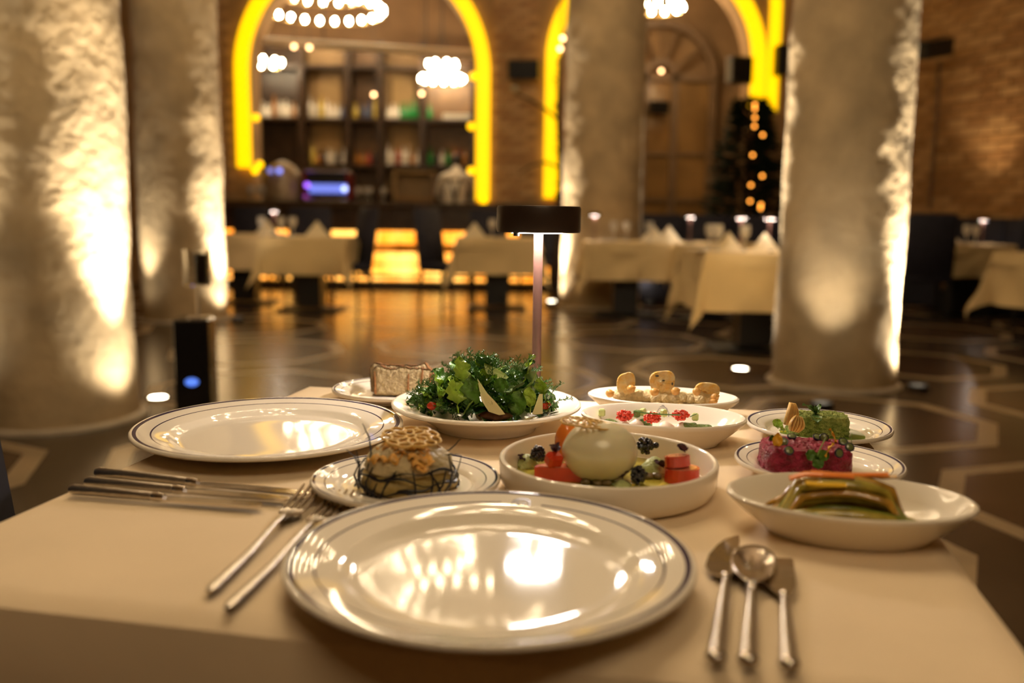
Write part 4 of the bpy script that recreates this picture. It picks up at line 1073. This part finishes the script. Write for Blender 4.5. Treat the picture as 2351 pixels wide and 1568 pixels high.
p = at_depth(1140, 954, 1.045)-off; MB().ball(p, (.017, .010, .006), 16, 8, .3, 120, 4).build('dark_crouton', mat('crouton', (.12, .045, .018), .5, var=.4, vscale=150), sal, True)
p = at_depth(1105, 952, 1.05)-off; MB().ball(p, (.007, .006, .006), 12, 8, .4, 200, 6).build('nut', mat('nut', (.36, .24, .12), .6), sal, True)

# ---------------------------------------------------------------- tower with twigs and lace crisp
TWC = Vector((-.098, .845, TZ+.0045))
tw = thing('vegetable_tower', 'pale olive mound wrapped in black twigs under a lace crisp', 'food', TWC)
olive = mat('olive_mousse', (.40, .29, .09), .35, var=.25, vscale=40, bump=.4, bscale=150, sss=.1)
beige = mat('beige_mousse', (.58, .48, .27), .45, var=.15, vscale=50, bump=.5, bscale=180, sss=.1)
wob = lambda a, z: 1+.05*math.sin(3*a+1)+.035*math.sin(7*a+z*200)
MB().lathe([(0, 0), (.040, 0), (.0445, .004), (.0455, .010), (.043, .018), (.038, .021), (0, .023)], 48, wob=wob, sy=.85).build('lower_layer', olive, tw, True)
MB().lathe([(0, .018), (.039, .019), (.042, .023), (.039, .032), (.032, .039), (.022, .0435), (0, .045)], 48, wob=wob, sy=.85).build('upper_layer', beige, tw, True)
gold = mat('golden_crisp', (.70, .38, .085), .4, var=.3, vscale=120, coat=.2)
fk = random.Random(9)
for k in range(34):
    a = fk.uniform(PI, 2*PI) if k % 3 else fk.uniform(0, PI); q = fk.uniform(.35, 1.08); p = Vector((.034*q*math.cos(a)+.004, .028*q*math.sin(a)-.003, .0475-.013*q*q))
    def f(u, v, p=p, a=a, k=k): return p+Vector(((u-.5)*.017*math.cos(a)-(v-.5)*.011*math.sin(a), (u-.5)*.017*math.sin(a)+(v-.5)*.011*math.cos(a), .003*math.sin(u*5+k)+.002*math.cos(v*6+k)-.004*abs(u-.5)))
    MB().grid(f, 5, 4).build('fried_flake', gold, tw, True, solid=.0008)
lace = mat('lace_crisp', (.66, .42, .11), .4, var=.2, vscale=100)
b = MB(); lc = Vector((.004, -.004, .0515))
def L3(x, y): x *= .94; y *= .94; return lc+Vector((x, y*math.cos(R(6)), y*math.sin(R(6))+.0008*math.sin(x*160)-x*.06-9*max(0, abs(x)-.018)**2))
def loop(cx, cy, rx, ry, rot, w_=.0010):
    pts = [L3(cx+rx*math.cos(t_)*math.cos(rot)-ry*math.sin(t_)*math.sin(rot), cy+rx*math.cos(t_)*math.sin(rot)+ry*math.sin(t_)*math.cos(rot)) for t_ in [2*PI*i/20 for i in range(21)]]
    b.tube(pts, w_, 6, cap=False)
loop(0, 0, .0050, .0050, 0, .0014)
for k in range(8):
    a = 2*PI*(k+.3)/8; loop(.0125*math.cos(a), .0125*math.sin(a), .0078, .0046, a, .0013)
for k in range(11):
    a = 2*PI*k/11; loop(.0245*math.cos(a), .0245*math.sin(a), .0052, .0070, a, .0014)
b.build('lace_crisp', lace, tw, True)
twig = mat('black_twig', (.010, .008, .011), .4)
def twg(pts, r=.0009):
    q = []
    for i, p in enumerate(pts): q.append(at_depth(*p)-TWC)
    # smooth
    s_ = []
    for i in range(len(q)-1):
        for k in range(4): s_.append(q[i].lerp(q[i+1], k/4)+Vector((0, 0, .0006*math.sin(i*3+k*2))))
    s_.append(q[-1]); n_ = len(s_)
    MB().tube(s_, [r*(1.1-.7*abs(2*i/n_-1)) for i in range(n_)], 6).build('twig', twig, tw, True)
twg([(832, 972, .850), (848, 1005, .848), (852, 1040, .840), (842, 1080, .825)]); twg([(818, 1035, .835), (826, 1070, .828), (822, 1100, .82), (838, 1128, .812)], .0012); twg([(795, 1033, .84), (815, 1048, .835), (825, 1075, .825)], .0008)
twg([(1060, 1045, .85), (1052, 1075, .84), (1040, 1100, .82), (1030, 1128, .810)], .0009); twg([(1058, 1008, .86), (1035, 1030, .86), (1018, 1040, .86)], .0008); twg([(1018, 1045, .835), (1035, 1042, .835), (1060, 1046, .835)], .0008)
twg([(1030, 1045, .825), (1038, 1085, .812), (1035, 1110, .806), (1020, 1130, .803)], .0013)
for (z, r, ph, seed) in ((.004, .047, 0, 1), (.010, .047, 1.2, 2), (.022, .045, 2.1, 3), (.016, .0475, 4, 4), (.003, .049, 3, 5)):
    pts = [Vector(((r+.002*math.sin(5*t_+seed))*math.cos(t_), (r+.002*math.sin(4*t_))*.86*math.sin(t_), z+.004*math.sin(2.3*t_+ph)+.002*math.sin(7*t_))) for t_ in [ph+4.6*i/36 for i in range(37)]]
    MB().tube(pts, [.0010+.0005*math.sin(i*.5) for i in range(37)], 6).build('twig', twig, tw, True)
for k in range(13):
    a = fk.uniform(PI, 2*PI) if k < 9 else fk.uniform(0, PI); p0 = Vector((.046*math.cos(a), .040*math.sin(a), .001)); p1 = Vector((.044*math.cos(a+fk.uniform(-.5, .5)), .039*math.sin(a), .028)); m_ = p0.lerp(p1, .5)+Vector((math.cos(a), math.sin(a), 0))*.005
    MB().tube([p0, m_, p1], [.0011, .0010, .0006], 6).build('twig', twig, tw, True)

# ---------------------------------------------------------------- cheese ball dish
CB = Vector((.095, .869, TZ))
oil = mat('green_gold_oil', (.40, .33, .045), .04, var=.25, vscale=45, coat=.5)
tag(MB().lathe([(0, .0058), (.0965, .0062), (.0968, .0080), (.05, .0083), (0, .0083)], 64).build('oil_pool', oil, None, True, CB), 'shiny yellow-green oil pool in the round white dish', 'sauce')
bur = thing('cheese_ball', 'shiny white cheese ball with a lace wafer on top', 'cheese', at_depth(1377, 1030, .872))
bur.location.z = TZ+.0365
MB().ball((0, 0, 0), (.0370, .035, .0295), 48, 32, .04, 40, 3).build('ball', mat('burrata', (.74, .68, .46), .22, sss=.4, var=.04, vscale=30, coat=.4), bur, True)
b = MB(); lc = Vector((-.014, -.008, .0290))
def L3(x, y): return lc+Vector((x, y, -.12*x-.35*x*0-.0*y+.0015*math.sin(y*160)-3.0*max(0, x)**2-6*min(0, x+.012)**2+.001))
loop(0, 0, .025, .015, .1, .0010)
for k in range(7): loop(-.018+.006*k, .002*math.sin(k*2), .0034, .0048, k, .0009)
for k in range(6): loop(-.016+.006*k, -.0085+.001*math.sin(k*3), .0032, .0036, k, .0009); loop(-.014+.006*k, .0085, .0032, .0034, k, .0009)
b.build('lace_wafer', lace, bur, True)
def half_slice(px, py, Y, r, th, rz, label, z=None, tilt=0, full=False):
    p = at_depth(px, py, Y); z = z if z is not None else p.z
    t = thing('tomato_piece', label, 'tomato', (p.x, p.y, z), rz); t.rotation_euler.x = tilt
    n = 18; span = 2*PI if full else PI
    poly = [(r*math.cos(span*i/n), r*math.sin(span*i/n)*.8) for i in range(n if full else n+1)]
    MB().prism(poly, 0, th).build('flesh', tomato, t, False)
    MB().prism([(q[0]*.86, q[1]*.86+(0 if full else .001)) for q in poly], th, th+.0006).build('cut_face', mat('tomato_cut', (.80, .30, .18), .12, var=.3, vscale=150, coat=.5), t)
    return t
half_slice(1282, 1085, .862, .0235, .0135, R(-8), 'thick red tomato slice at the front left of the cheese ball', TZ+.0080)
half_slice(1566, 1078, .868, .0175, .0135, R(12), 'thick red tomato slice at the right of the cheese ball, lower of two', TZ+.0085, full=True)
half_slice(1557, 1040, .868, .0135, .010, R(30), 'red tomato half with purple sprout on the right slice', TZ+.0235, full=True, tilt=R(-8))
p = at_depth(1272, 1050, .866); t = thing('tomato_cube', 'red tomato cube leaning on the front left slice', 'tomato', (p.x, p.y, TZ+.0290), R(25)); t.rotation_euler.x = R(20)
MB().box((0, 0, 0), (.016, .014, .014), bevel=.003).build('flesh', tomato, t)
p = at_depth(1304, 1000, .915); t = thing('tomato_wedge', 'orange tomato wedge behind the left of the cheese ball', 'tomato', (p.x, p.y, TZ+.033))
MB().ball((0, 0, 0), (.013, .011, .021), 16, 12, .12, 90, 2).build('flesh', mat('orange_tomato', (.70, .20, .03), .2, coat=.3), t, True)
berry = mat('black_berry', (.009, .008, .014), .12, coat=.6)
def berry_cluster(px, py, Y, n, r, rb, label, seed):
    p = at_depth(px, py, Y); t = thing('caviar_cluster', label, 'berries', (p.x, p.y, p.z)); g = random.Random(seed); b = MB()
    for k in range(n):
        d = Vector((g.gauss(0, 1), g.gauss(0, 1), g.gauss(0, 1))).normalized(); b.ball(d*r*g.uniform(.2, 1)**.5, rb, 8, 6)
    o = b.build('black_beads', berry, t, True); o['kind'] = 'stuff'
berry_cluster(1233, 1043, .900, 80, .0080, .0020, 'cluster of black beads at the left of the cheese ball', 1)
berry_cluster(1482, 1024, .925, 80, .0085, .0020, 'cluster of black beads behind the right of the cheese ball', 2)
berry_cluster(1466, 1090, .855, 70, .0080, .0022, 'cluster of black beads at the front right of the cheese ball', 3)
for (px, py, Y) in ((1506, 1022, .925), (1476, 1010, .925)): 
    p = at_depth(px, py, Y); tag(MB().ball((0, 0, 0), .0034, 12, 8).build('black_berry', berry, None, True, p), 'single round black berry behind the right of the cheese ball' if px > 1500 else 'single brown-black berry beside the top of the rear bead cluster', 'berry')
avo = mat('avocado_cream', (.44, .50, .20), .35, var=.12, vscale=60, bump=.4, bscale=200)
def dollop(px, py, Y, rx, rz_, label, m=avo, z=None):
    p = at_depth(px, py, Y); zb = TZ+.0080 if z is None else z
    o = MB().lathe([(rx, 0), (rx*1.02, rz_*.2), (rx*.8, rz_*.45), (rx*.78, rz_*.5), (rx*.5, rz_*.75), (rx*.18, rz_*.97), (0, rz_)], 20, wob=lambda a, z_: 1+.10*math.sin(5*a+z_*500)).build('cream_dollop', m, None, True, (p.x, p.y, zb))
    return tag(o, label, 'cream')
dollop(1210, 1062, .915, .011, .013, 'pale green cream dollop at the left of the round dish'); dollop(1503, 1062, .900, .015, .016, 'pale green cream dollop at the right of the cheese ball'); dollop(1428, 1100, .850, .009, .006, 'small pale green cream dollop at the front of the round dish')
purp = mat('purple_leaf', (.060, .025, .055), .45)
pl_me = leaf_mesh('p', 'oval', purp, .011, .008, .4, 3)
def sprout(px, py, Y, label, n=3, rz=0):
    p = at_depth(px, py, Y); t = thing('purple_sprout', label, 'sprout', p)
    for k in range(n): link_mesh('leaf', pl_me, t, (0, 0, -.002), (R(15+22*k), 0, rz+k*2.1), (1.25, 1.1, 1))
    MB().tube([(0, 0, 0), (.001, 0, -.003)], .0006, 5).build('stem', purp, t, True)
sprout(1276, 1034, .868, 'purple sprout lying on the tomato cube'); sprout(1522, 1068, .885, 'dark purple leaf between cream and right tomato', 2, 1); sprout(1571, 1032, .868, 'purple sprout standing on the right tomato half', 2, .4)
sprout(1203, 1056, .91, 'pale purple sprout at the left of the round dish', 2); sprout(1428, 1094, .855, 'pale purple sprout at the front of the round dish', 2, 2)
capm = mat('olive_brown', (.13, .09, .03), .3, var=.3, vscale=200, coat=.3)
for i, (px, py, Y) in enumerate(((1372, 1100, .850), (1393, 1099, .850), (1462, 1078, .875), (1490, 1080, .875), (1510, 1082, .875), (1345, 1095, .852))):
    p = at_depth(px, py, Y); tag(MB().ball((0, 0, 0), (.0055, .0045, .0035), 12, 8, .3, 200, i).build('caper', capm, None, True, (p.x, p.y, TZ+.011)), ['brown caper lowest in front of the cheese ball', 'brown caper just right of the lowest one', 'brown caper behind the front bead cluster, left of three', 'brown caper behind the front bead cluster, middle of three', 'brown caper behind the front bead cluster, right of three', 'brown caper left of the pair before the cheese ball'][i], 'caper', 'capers in the oil')

# ---------------------------------------------------------------- hummus dish
hm = thing('hummus', 'ridged mound of pale hummus along the rear oval dish', 'food', (.203, 1.187, TZ+.0065), ORZ)
hmm = mat('hummus_paste', (.78, .60, .30), .6, var=.15, vscale=90, bump=.9, bscale=260)
hr = random.Random(4)
for row, (y, z, n, s) in enumerate(((-.010, .007, 13, .0108), (.010, .009, 12, .0115), (-.002, .0205, 11, .0112))):
    for k in range(n):
        x = -.062+.124*(k+.5)/n; r_ = s*hr.uniform(.9, 1.15)
        MB().ball((x, y+hr.uniform(-.002, .002), z+hr.uniform(-.001, .001)), (r_*.95, r_, r_*.80), 14, 10, .22, 140, k+row*20).build('ridge', hmm, hm, True)
crispm = mat('seeded_crisp', (.88, .50, .07), .35, var=.35, vscale=70, coat=.2, col2=(.90, .74, .42), sss=.2, bump=.6, bscale=180)
seedm = mat('dark_seed', (.03, .02, .012), .5)
def crisp(px, py, Y, w_, h_, rz, label, seeds=0):
    p = at_depth(px, py, Y); t = thing('crisp', label, 'crisp', p, rz)
    def f(u, v):
        th = 2*PI*u; sq = .5*(abs(math.cos(th))**2.6+abs(math.sin(th))**2.6)**(-1/2.6); r_ = v*sq*(1+.06*math.sin(3*th+px))
        return (w_*r_*math.cos(th), .0022*math.sin(r_*5+px)+.0012*math.sin(th*2), h_*r_*math.sin(th)+h_*.5)
    MB().grid(f, 28, 6).build('wafer', crispm, t, True, solid=.0022)
    for k in range(seeds): MB().ball(((-.0075, .001, .0125)[k], -.0030, h_*(.80, .62, .50)[k]), ((.0026, .0020, .0012)[k], .0006, (.0013, .0011, .0020)[k]), 8, 6).build('seed', seedm, t, True)
crisp(1438, 912, 1.185, .0245, .0330, R(8), 'tall rounded crisp standing at the left of the hummus'); crisp(1520, 908, 1.180, .0325, .0330, R(-6), 'largest seeded crisp standing in the middle of the hummus', 3); crisp(1622, 918, 1.175, .0330, .0230, R(5), 'low wide crisp standing at the right of the hummus')
chick = mat('chickpea', (.58, .30, .075), .35, var=.2, vscale=120, coat=.2)
for i, (px, py, Y, z) in enumerate(((1400, 903, 1.185, 0), (1449, 893, 1.172, 0), (1503, 900, 1.166, 0), (1551, 898, 1.166, 0), (1600, 899, 1.162, 0), (1641, 912, 1.165, 0), (1637, 925, 1.160, 0))):
    p = at_depth(px, py, Y); b = MB(); b.ball((0, 0, 0), (.0056, .0054, .0054), 14, 10, .12, 200, i); b.ball((.0045, -.001, .002), .0016, 8, 6)
    tag(b.build('chickpea', chick, None, True, p), ['lone chickpea at the left end of the hummus', 'chickpea at the foot of the left crisp', 'chickpea in front of the left edge of the largest crisp', 'chickpea right of the largest crisp', 'chickpea before the left edge of the low crisp', 'chickpea below the right end of the low crisp', 'lowest chickpea at the right end of the hummus'][i], 'chickpea', 'chickpeas on the hummus')

# ---------------------------------------------------------------- roe dish
roem = mat('red_roe', (.72, .055, .020), .18, coat=.5, sss=.15)
for i, (px, py, Y, lb) in enumerate(((1434, 954, 1.085, 'heap of red roe left of the three'), (1497, 959, 1.075, 'heap of red roe in the middle of the three, lowest'), (1563, 953, 1.080, 'heap of red roe right of the three'))):
    p = at_depth(px, py, Y); t = thing('roe_heap', lb, 'roe', p); g = random.Random(i); b = MB()
    for k in range(170):
        d = Vector((g.gauss(0, 1), g.gauss(0, 1), g.gauss(0, 1))).normalized()*g.uniform(.25, 1)**.4; d = Vector((d.x*.0105, d.y*.008, d.z*.0062)); b.ball(d, .0014, 7, 5)
    o = b.build('roe_grains', roem, t, True); o['kind'] = 'stuff'
whitem = mat('white_cream', (.80, .72, .60), .3, sss=.2)
for i, (px, py, Y, s, lb) in enumerate(((1462, 962, 1.095, .010, 'white cream spoonful right of the left roe'), (1528, 966, 1.085, .012, 'white cream spoonful right of the middle roe'), (1566, 966, 1.08, .010, 'white cream spoonful under the right roe'), (1436, 966, 1.08, .010, 'white cream spoonful under the left roe'))):
    dollop(px, py, Y, s, .010, lb, whitem, TZ+.0085)
pesto = mat('green_pesto', (.16, .24, .05), .3, var=.35, vscale=150, bump=.8, bscale=300)
for i, (px, py, Y, a_, lb) in enumerate(((1402, 957, 1.095, .014, 'green herb paste at the left end of the roe dish'), (1480, 962, 1.10, .010, 'green herb paste behind the middle roe'), (1582, 969, 1.08, .013, 'green herb paste below the right roe'), (1612, 972, 1.075, .013, 'green herb paste at the right end of the roe dish'))):
    p = at_depth(px, py, Y); tag(MB().ball((0, 0, 0), (a_, .009, .0065), 18, 10, .35, 120, i).build('herb_paste', pesto, None, True, (p.x, p.y, TZ+.0115)), lb, 'sauce')
for i, (px, py, Y, lb) in enumerate(((1382, 947, 1.095, 'pale cucumber cube at the left end of the roe dish'), (1476, 946, 1.105, 'pale cucumber cube between left and middle roe'), (1524, 948, 1.10, 'pale cucumber cube below the blue emblem'), (1596, 957, 1.085, 'pale cucumber cube right of the right roe'), (1462, 950, 1.10, 'dark green dab above the chive end'))):
    p = at_depth(px, py, Y); tag(MB().box((0, 0, 0), (.008, .007, .009), rz=i, bevel=.0015).build('cucumber_cube', cucum if i < 4 else pesto, None, False, p), lb, 'cucumber' if i < 4 else 'sauce')
chive = mat('chive', (.07, .15, .03), .4)
b = MB(); b.tube([at_depth(1455, 944, 1.08), at_depth(1480, 948, 1.07), at_depth(1515, 951, 1.065), at_depth(1562, 953, 1.065)], .0008, 6); tag(b.build('chive', chive, None, True), 'thin chive stalk lying across the roe heaps', 'herb')
b = MB(); b.tube([at_depth(1584, 957, 1.03), at_depth(1592, 953, 1.03), at_depth(1600, 950, 1.03)], .0005, 6); tag(b.build('chive', chive, None, True), 'short chive tip at the right of the roe dish', 'herb')

# ---------------------------------------------------------------- green and beetroot cakes
def cake(nm, label, x0, x1, ytop, ybase, Y, depth, m, seed, rz, zb=TZ+.0055, amp=.0022):
    pa, pb = at_depth(x0, ybase, Y), at_depth(x1, ybase, Y); w_ = (pb-pa).length; h_ = at_depth((x0+x1)/2, ytop, Y+depth*.5).z-zb; print(nm, 'height', round(h_, 4))
    c = (pa+pb)/2; t = thing(nm, label, 'food', (c.x, Y+depth*.5, zb), rz)
    n = 40; vs = []; fs = []
    b = MB(); 
    def disp(p):
        q = Vector(p)*1.0
        return amp*(noise.noise(q*260+Vector((seed, 0, 0)))+.7*noise.noise(q*600))
    prof = [(0, 0), (1, 0), (1.01, .35), (1.0, .8), (.94, 1.0), (.7, 1.0), (.45, 1.0), (.2, 1.0), (0, 1.0)]
    rows = []
    pf = []
    for (r1, z1), (r2, z2) in zip(prof, prof[1:]):
        for k in range(4): pf.append((r1+(r2-r1)*k/4, z1+(z2-z1)*k/4))
    pf.append(prof[-1])
    nseg = 72
    for (r_, z_) in pf:
        row = []
        for i in range(nseg):
            a = 2*PI*i/nseg; sq = (abs(math.cos(a))**5+abs(math.sin(a))**5)**(-.2)
            p = Vector((w_/2*r_*sq*math.cos(a), depth/2*r_*sq*math.sin(a), h_*z_)); nn = Vector((math.cos(a)*(1-z_*.7), math.sin(a)*(1-z_*.7), z_)).normalized()
            d = disp(p) if z_ > .05 else 0
            row.append(len(vs)); vs.append(tuple(p+nn*d))
        rows.append(row)
    for A, B in zip(rows, rows[1:]):
        for i in range(nseg): j = (i+1) % nseg; fs.append((A[i], A[j], B[j], B[i]))
    b.add(vs, fs); b.build('cake', m, t, True); return t, w_, h_
greenm = mat('green_crumble', (.46, .50, .11), .75, var=.35, vscale=120, bump=1.5, bscale=260, col2=(.20, .28, .04))
gsauce = mat('green_sauce', (.13, .21, .03), .12, coat=.4)
pc_ = at_height(1876, 984, TZ+.006); o = MB().lathe([(0, 0), (.0515, 0), (.0525, .0010), (.050, .0018), (0, .0020)], 48, sy=.86, wob=lambda a, z: 1+.04*math.sin(3*a)).build('green_sauce', gsauce, None, True, (pc_.x, 1.080, TZ+.0048)); tag(o, 'flat pool of green sauce on the rearmost small plate', 'sauce')
gk, gw, gh = cake('green_cake', 'oblong crumbly green cake topped with basil', 1823, 1957, 951, 1000, 1.063, .046, greenm, 3, R(-6), TZ+.0062, .0020)
basil = leaf_mesh('bas', 'oval', mat('basil_green', (.075, .15, .035), .35, coat=.3, var=.2, vscale=100), .020, .011, .5, 2)
p = at_depth(1872, 952, 1.078); t = thing('basil_sprig', 'basil sprig lying on the green cake', 'herb', p)
for rx, rz_, s in ((20, 85, 1.1), (30, 120, .9), (35, -60, .8), (-35, 170, 1.1), (-50, 200, .9), (60, 20, .6)):
    o = link_mesh('leaf', basil, t, (0, 0, 0), (R(rx), 0, R(rz_))); o.scale = (s,)*3
MB().tube([(0, 0, 0), (0, .002, -.004)], .001, 6).build('stem', stemm, t, True)
chipm = mat('yellow_chip', (.76, .48, .15), .45, var=.25, vscale=80, sss=.2)
def chip(px, py, Y, w_, h_, rz, ry, label):
    p = at_depth(px, py, Y); t = thing('shell_chip', label, 'crisp', p, rz); t.rotation_euler.y = ry
    for k in range(5):
        def f(u, v, k=k):
            a = (u-.5)*1.4; wv = .35+.65*math.sin(PI*min(1, max(0, v*.86+.10))); return (w_*((k+u)/5-.5)*wv*1.15, -.0035*math.sin(u*PI)-.005*math.sin(v*PI), h_*v)
        MB().grid(f, 5, 8).build('ridge', chipm, t, True, solid=.0007)
chip(1806, 975, 1.045, .015, .0265, R(20), R(12), 'yellow ridged chip standing left of the green cake, taller one'); chip(1822, 990, 1.035, .016, .0190, R(-5), R(14), 'yellow ridged chip leaning in front of the taller one')
for k, (px, py) in enumerate(((1787, 984), (1800, 991))):
    p = at_depth(px, py, 1.035); o = link_mesh('cress_leaf', LEAVES[7], None, p, (R(30), 0, k)); tag(o, ['round green cress leaf below the chips, left one', 'round green cress leaf below the chips, right one'][k], 'leaf')

beetm = mat('beetroot', (.52, .022, .085), .45, var=.30, vscale=90, bump=1.3, bscale=230, coat=.15, col2=(.24, .008, .02))
bk, bw, bh = cake('beetroot_cake', 'oblong crimson beetroot cake scattered with berry halves', 1768, 1968, 1020, 1083, .893, .062, beetm, 8, R(-6), TZ+.0052, .0022)
cutm = mat('berry_cut', (.14, .17, .06), .2, coat=.4)
skinb = mat('berry_skin', (.014, .012, .030), .3)
bl = ['at the left front corner', 'at the pale left rear corner', 'on the left slope', 'left of two at the rear', 'right of two at the rear', 'at the right rear corner', 'largest, at the right edge', 'on the right slope']
for i, (px, py, z, rx) in enumerate(((1799, 1014, 0, 60), (1818, 1001, 0, 20), (1812, 1034, 0, 50), (1877, 1003, 0, 30), (1892, 1005, 0, 70), (1936, 1014, 0, 40), (1951, 1026, 0, 55), (1927, 1040, 0, 75))):
    p = at_height(px, py, TZ+.0052+bh+.0035); t = thing('berry_half', 'halved dark berry with green face '+bl[i]+' of the beetroot cake', 'berry', p, R(-15+10*(i % 4))); t.rotation_euler.x = R(rx)
    MB().lathe([(0, -.0042), (.003, -.0036), (.0046, -.0018), (.0050, 0), (.0048, .0003), (.0030, .0004)], 16).build('skin', skinb, t, True); MB().lathe([(.0038, .0003), (.0034, .0006), (0, .0007)], 16).build('cut_face', cutm, t, True)
clover = leaf_mesh('clo', 'round', mat('clover', (.075, .17, .020), .4), .0125, .0125, .15, 2)
p = at_depth(1875, 1050, .886); t = thing('clover_sprig', 'clover sprig with three round leaves on the front of the beetroot cake', 'herb', p)
for a in (75, -75, 180): link_mesh('leaf', clover, t, (0, 0, 0), (R(0), 0, R(a)))
t.rotation_euler.x = R(65)
MB().tube([(0, 0, 0), (.004, .010, .004), (.009, .019, .006)], .0006, 6).build('stem', stemm, t, True)
t = thing('clover_sprig', 'small clover leaf at the rear left corner of the beetroot cake', 'herb', at_depth(1776, 1026, .935)); link_mesh('leaf', clover, t, (0, 0, 0), (R(60), 0, R(40)))
b = MB(); b.tube([at_depth(1956, 1024, .92), at_depth(1954, 1008, .92), at_depth(1956, 995, .92)], .0004, 5); tag(b.build('sprout_stalk', stemm, None, True), 'thin green sprout stalk rising at the right of the beetroot cake', 'herb')
petal = leaf_mesh('pet', 'oval', mat('yellow_petal', (.82, .44, .02), .5), .016, .009, .3, 1)
for i, (px, py, Y, rz_, lb) in enumerate(((1784, 1030, .915, -20, 'yellow petal at the rear left of the beetroot cake'), (1896, 1050, .884, -115, 'yellow petal beside the clover sprig'), (1918, 1018, .93, 70, 'yellow petal under the right rear berries'))):
    o = link_mesh('flower_petal', petal, None, at_depth(px, py, Y), (R(55), 0, R(rz_)), (1.1, 1.1, 1.1)); tag(o, lb, 'petal')

# ---------------------------------------------------------------- long beans
VC = Vector((.288, .752, TZ+.0065)); vb = thing('bean_stack', 'stack of glossy olive-green long beans arched over the dish', 'food', VC, R(-10))
beanm = [mat('bean_olive', (.34, .27, .04), .22, var=.3, vscale=60, coat=.5), mat('bean_brown', (.38, .21, .03), .22, var=.3, vscale=60, coat=.5), mat('bean_green', (.22, .24, .035), .22, var=.3, vscale=60, coat=.5), mat('bean_pale', (.56, .46, .13), .25, var=.2, vscale=60, coat=.4)]
vr = random.Random(12)
for k in range(34):
    lay = k//7; half = .060-.003*lay+vr.uniform(-.004, .004); y = vr.uniform(-.028, .028)*(1-lay*.13); z0 = .004+.0055*lay; arch = .006+.0017*lay
    x0 = vr.uniform(-.006, .006)-.004; pts = []
    for i in range(13):
        u = i/12; x = x0+(u-.5)*2*half; z = z0+arch*math.sin(PI*u)-max(0, abs(u-.5)-.36)*.06*lay; pts.append((x, y+.003*math.sin(u*4+k), max(.003, z)))
    r_ = vr.uniform(.0036, .0050); MB().tube(pts, [r_*(.35+.65*min(1, 6*min(i, 12-i)/12)) for i in range(13)], 9, flat=.75).build('bean', beanm[k % 4] if lay > 3 else beanm[k % 3], vb, True)
carrot = mat('carrot', (.78, .20, .012), .3, coat=.3)
def strip(pts, w_, m, nm, lb, cat):
    q = [at_depth(*p) for p in pts]; b = MB(); c0 = q[0].copy(); s_ = []
    for i in range(len(q)-1):
        for k in range(4): s_.append(q[i].lerp(q[i+1], k/4)-c0)
    s_.append(q[-1]-c0); b.tube(s_, w_, 8, flat=.4); tag(b.build(nm, m, None, True, c0), lb, cat)
strip([(1812, 1098, .760), (1850, 1088, .758), (1900, 1090, .75), (1960, 1094, .745)], .0050, carrot, 'carrot_strip', 'orange carrot strip on top of the beans, left one', 'carrot')
strip([(1862, 1084, .768), (1930, 1090, .762), (1990, 1090, .757), (2040, 1090, .752)], .0042, carrot, 'carrot_strip', 'orange carrot strip on top of the beans, right one', 'carrot')
strip([(1850, 1108, .742), (1880, 1112, .738), (1942, 1114, .735)], .0042, mat('yellow_pepper', (.80, .48, .02), .3, coat=.3), 'pepper_strip', 'yellow pepper strip below the carrot on the beans', 'pepper')
strip([(1990, 1090, .765), (2025, 1096, .76), (2060, 1094, .755)], .0040, beanm[1], 'onion_strip', 'brown glazed strip at the right top of the beans', 'vegetable')
tag(MB().lathe([(0, 0), (.070, 0), (.071, .0012), (0, .0016)], 40, sy=.62).build('bean_oil', mat('bean_oil', (.42, .28, .05), .06, coat=.5), None, True, (.291, .751, TZ+.0068), R(-10)), 'thin golden oil around the beans in the oval dish', 'sauce')
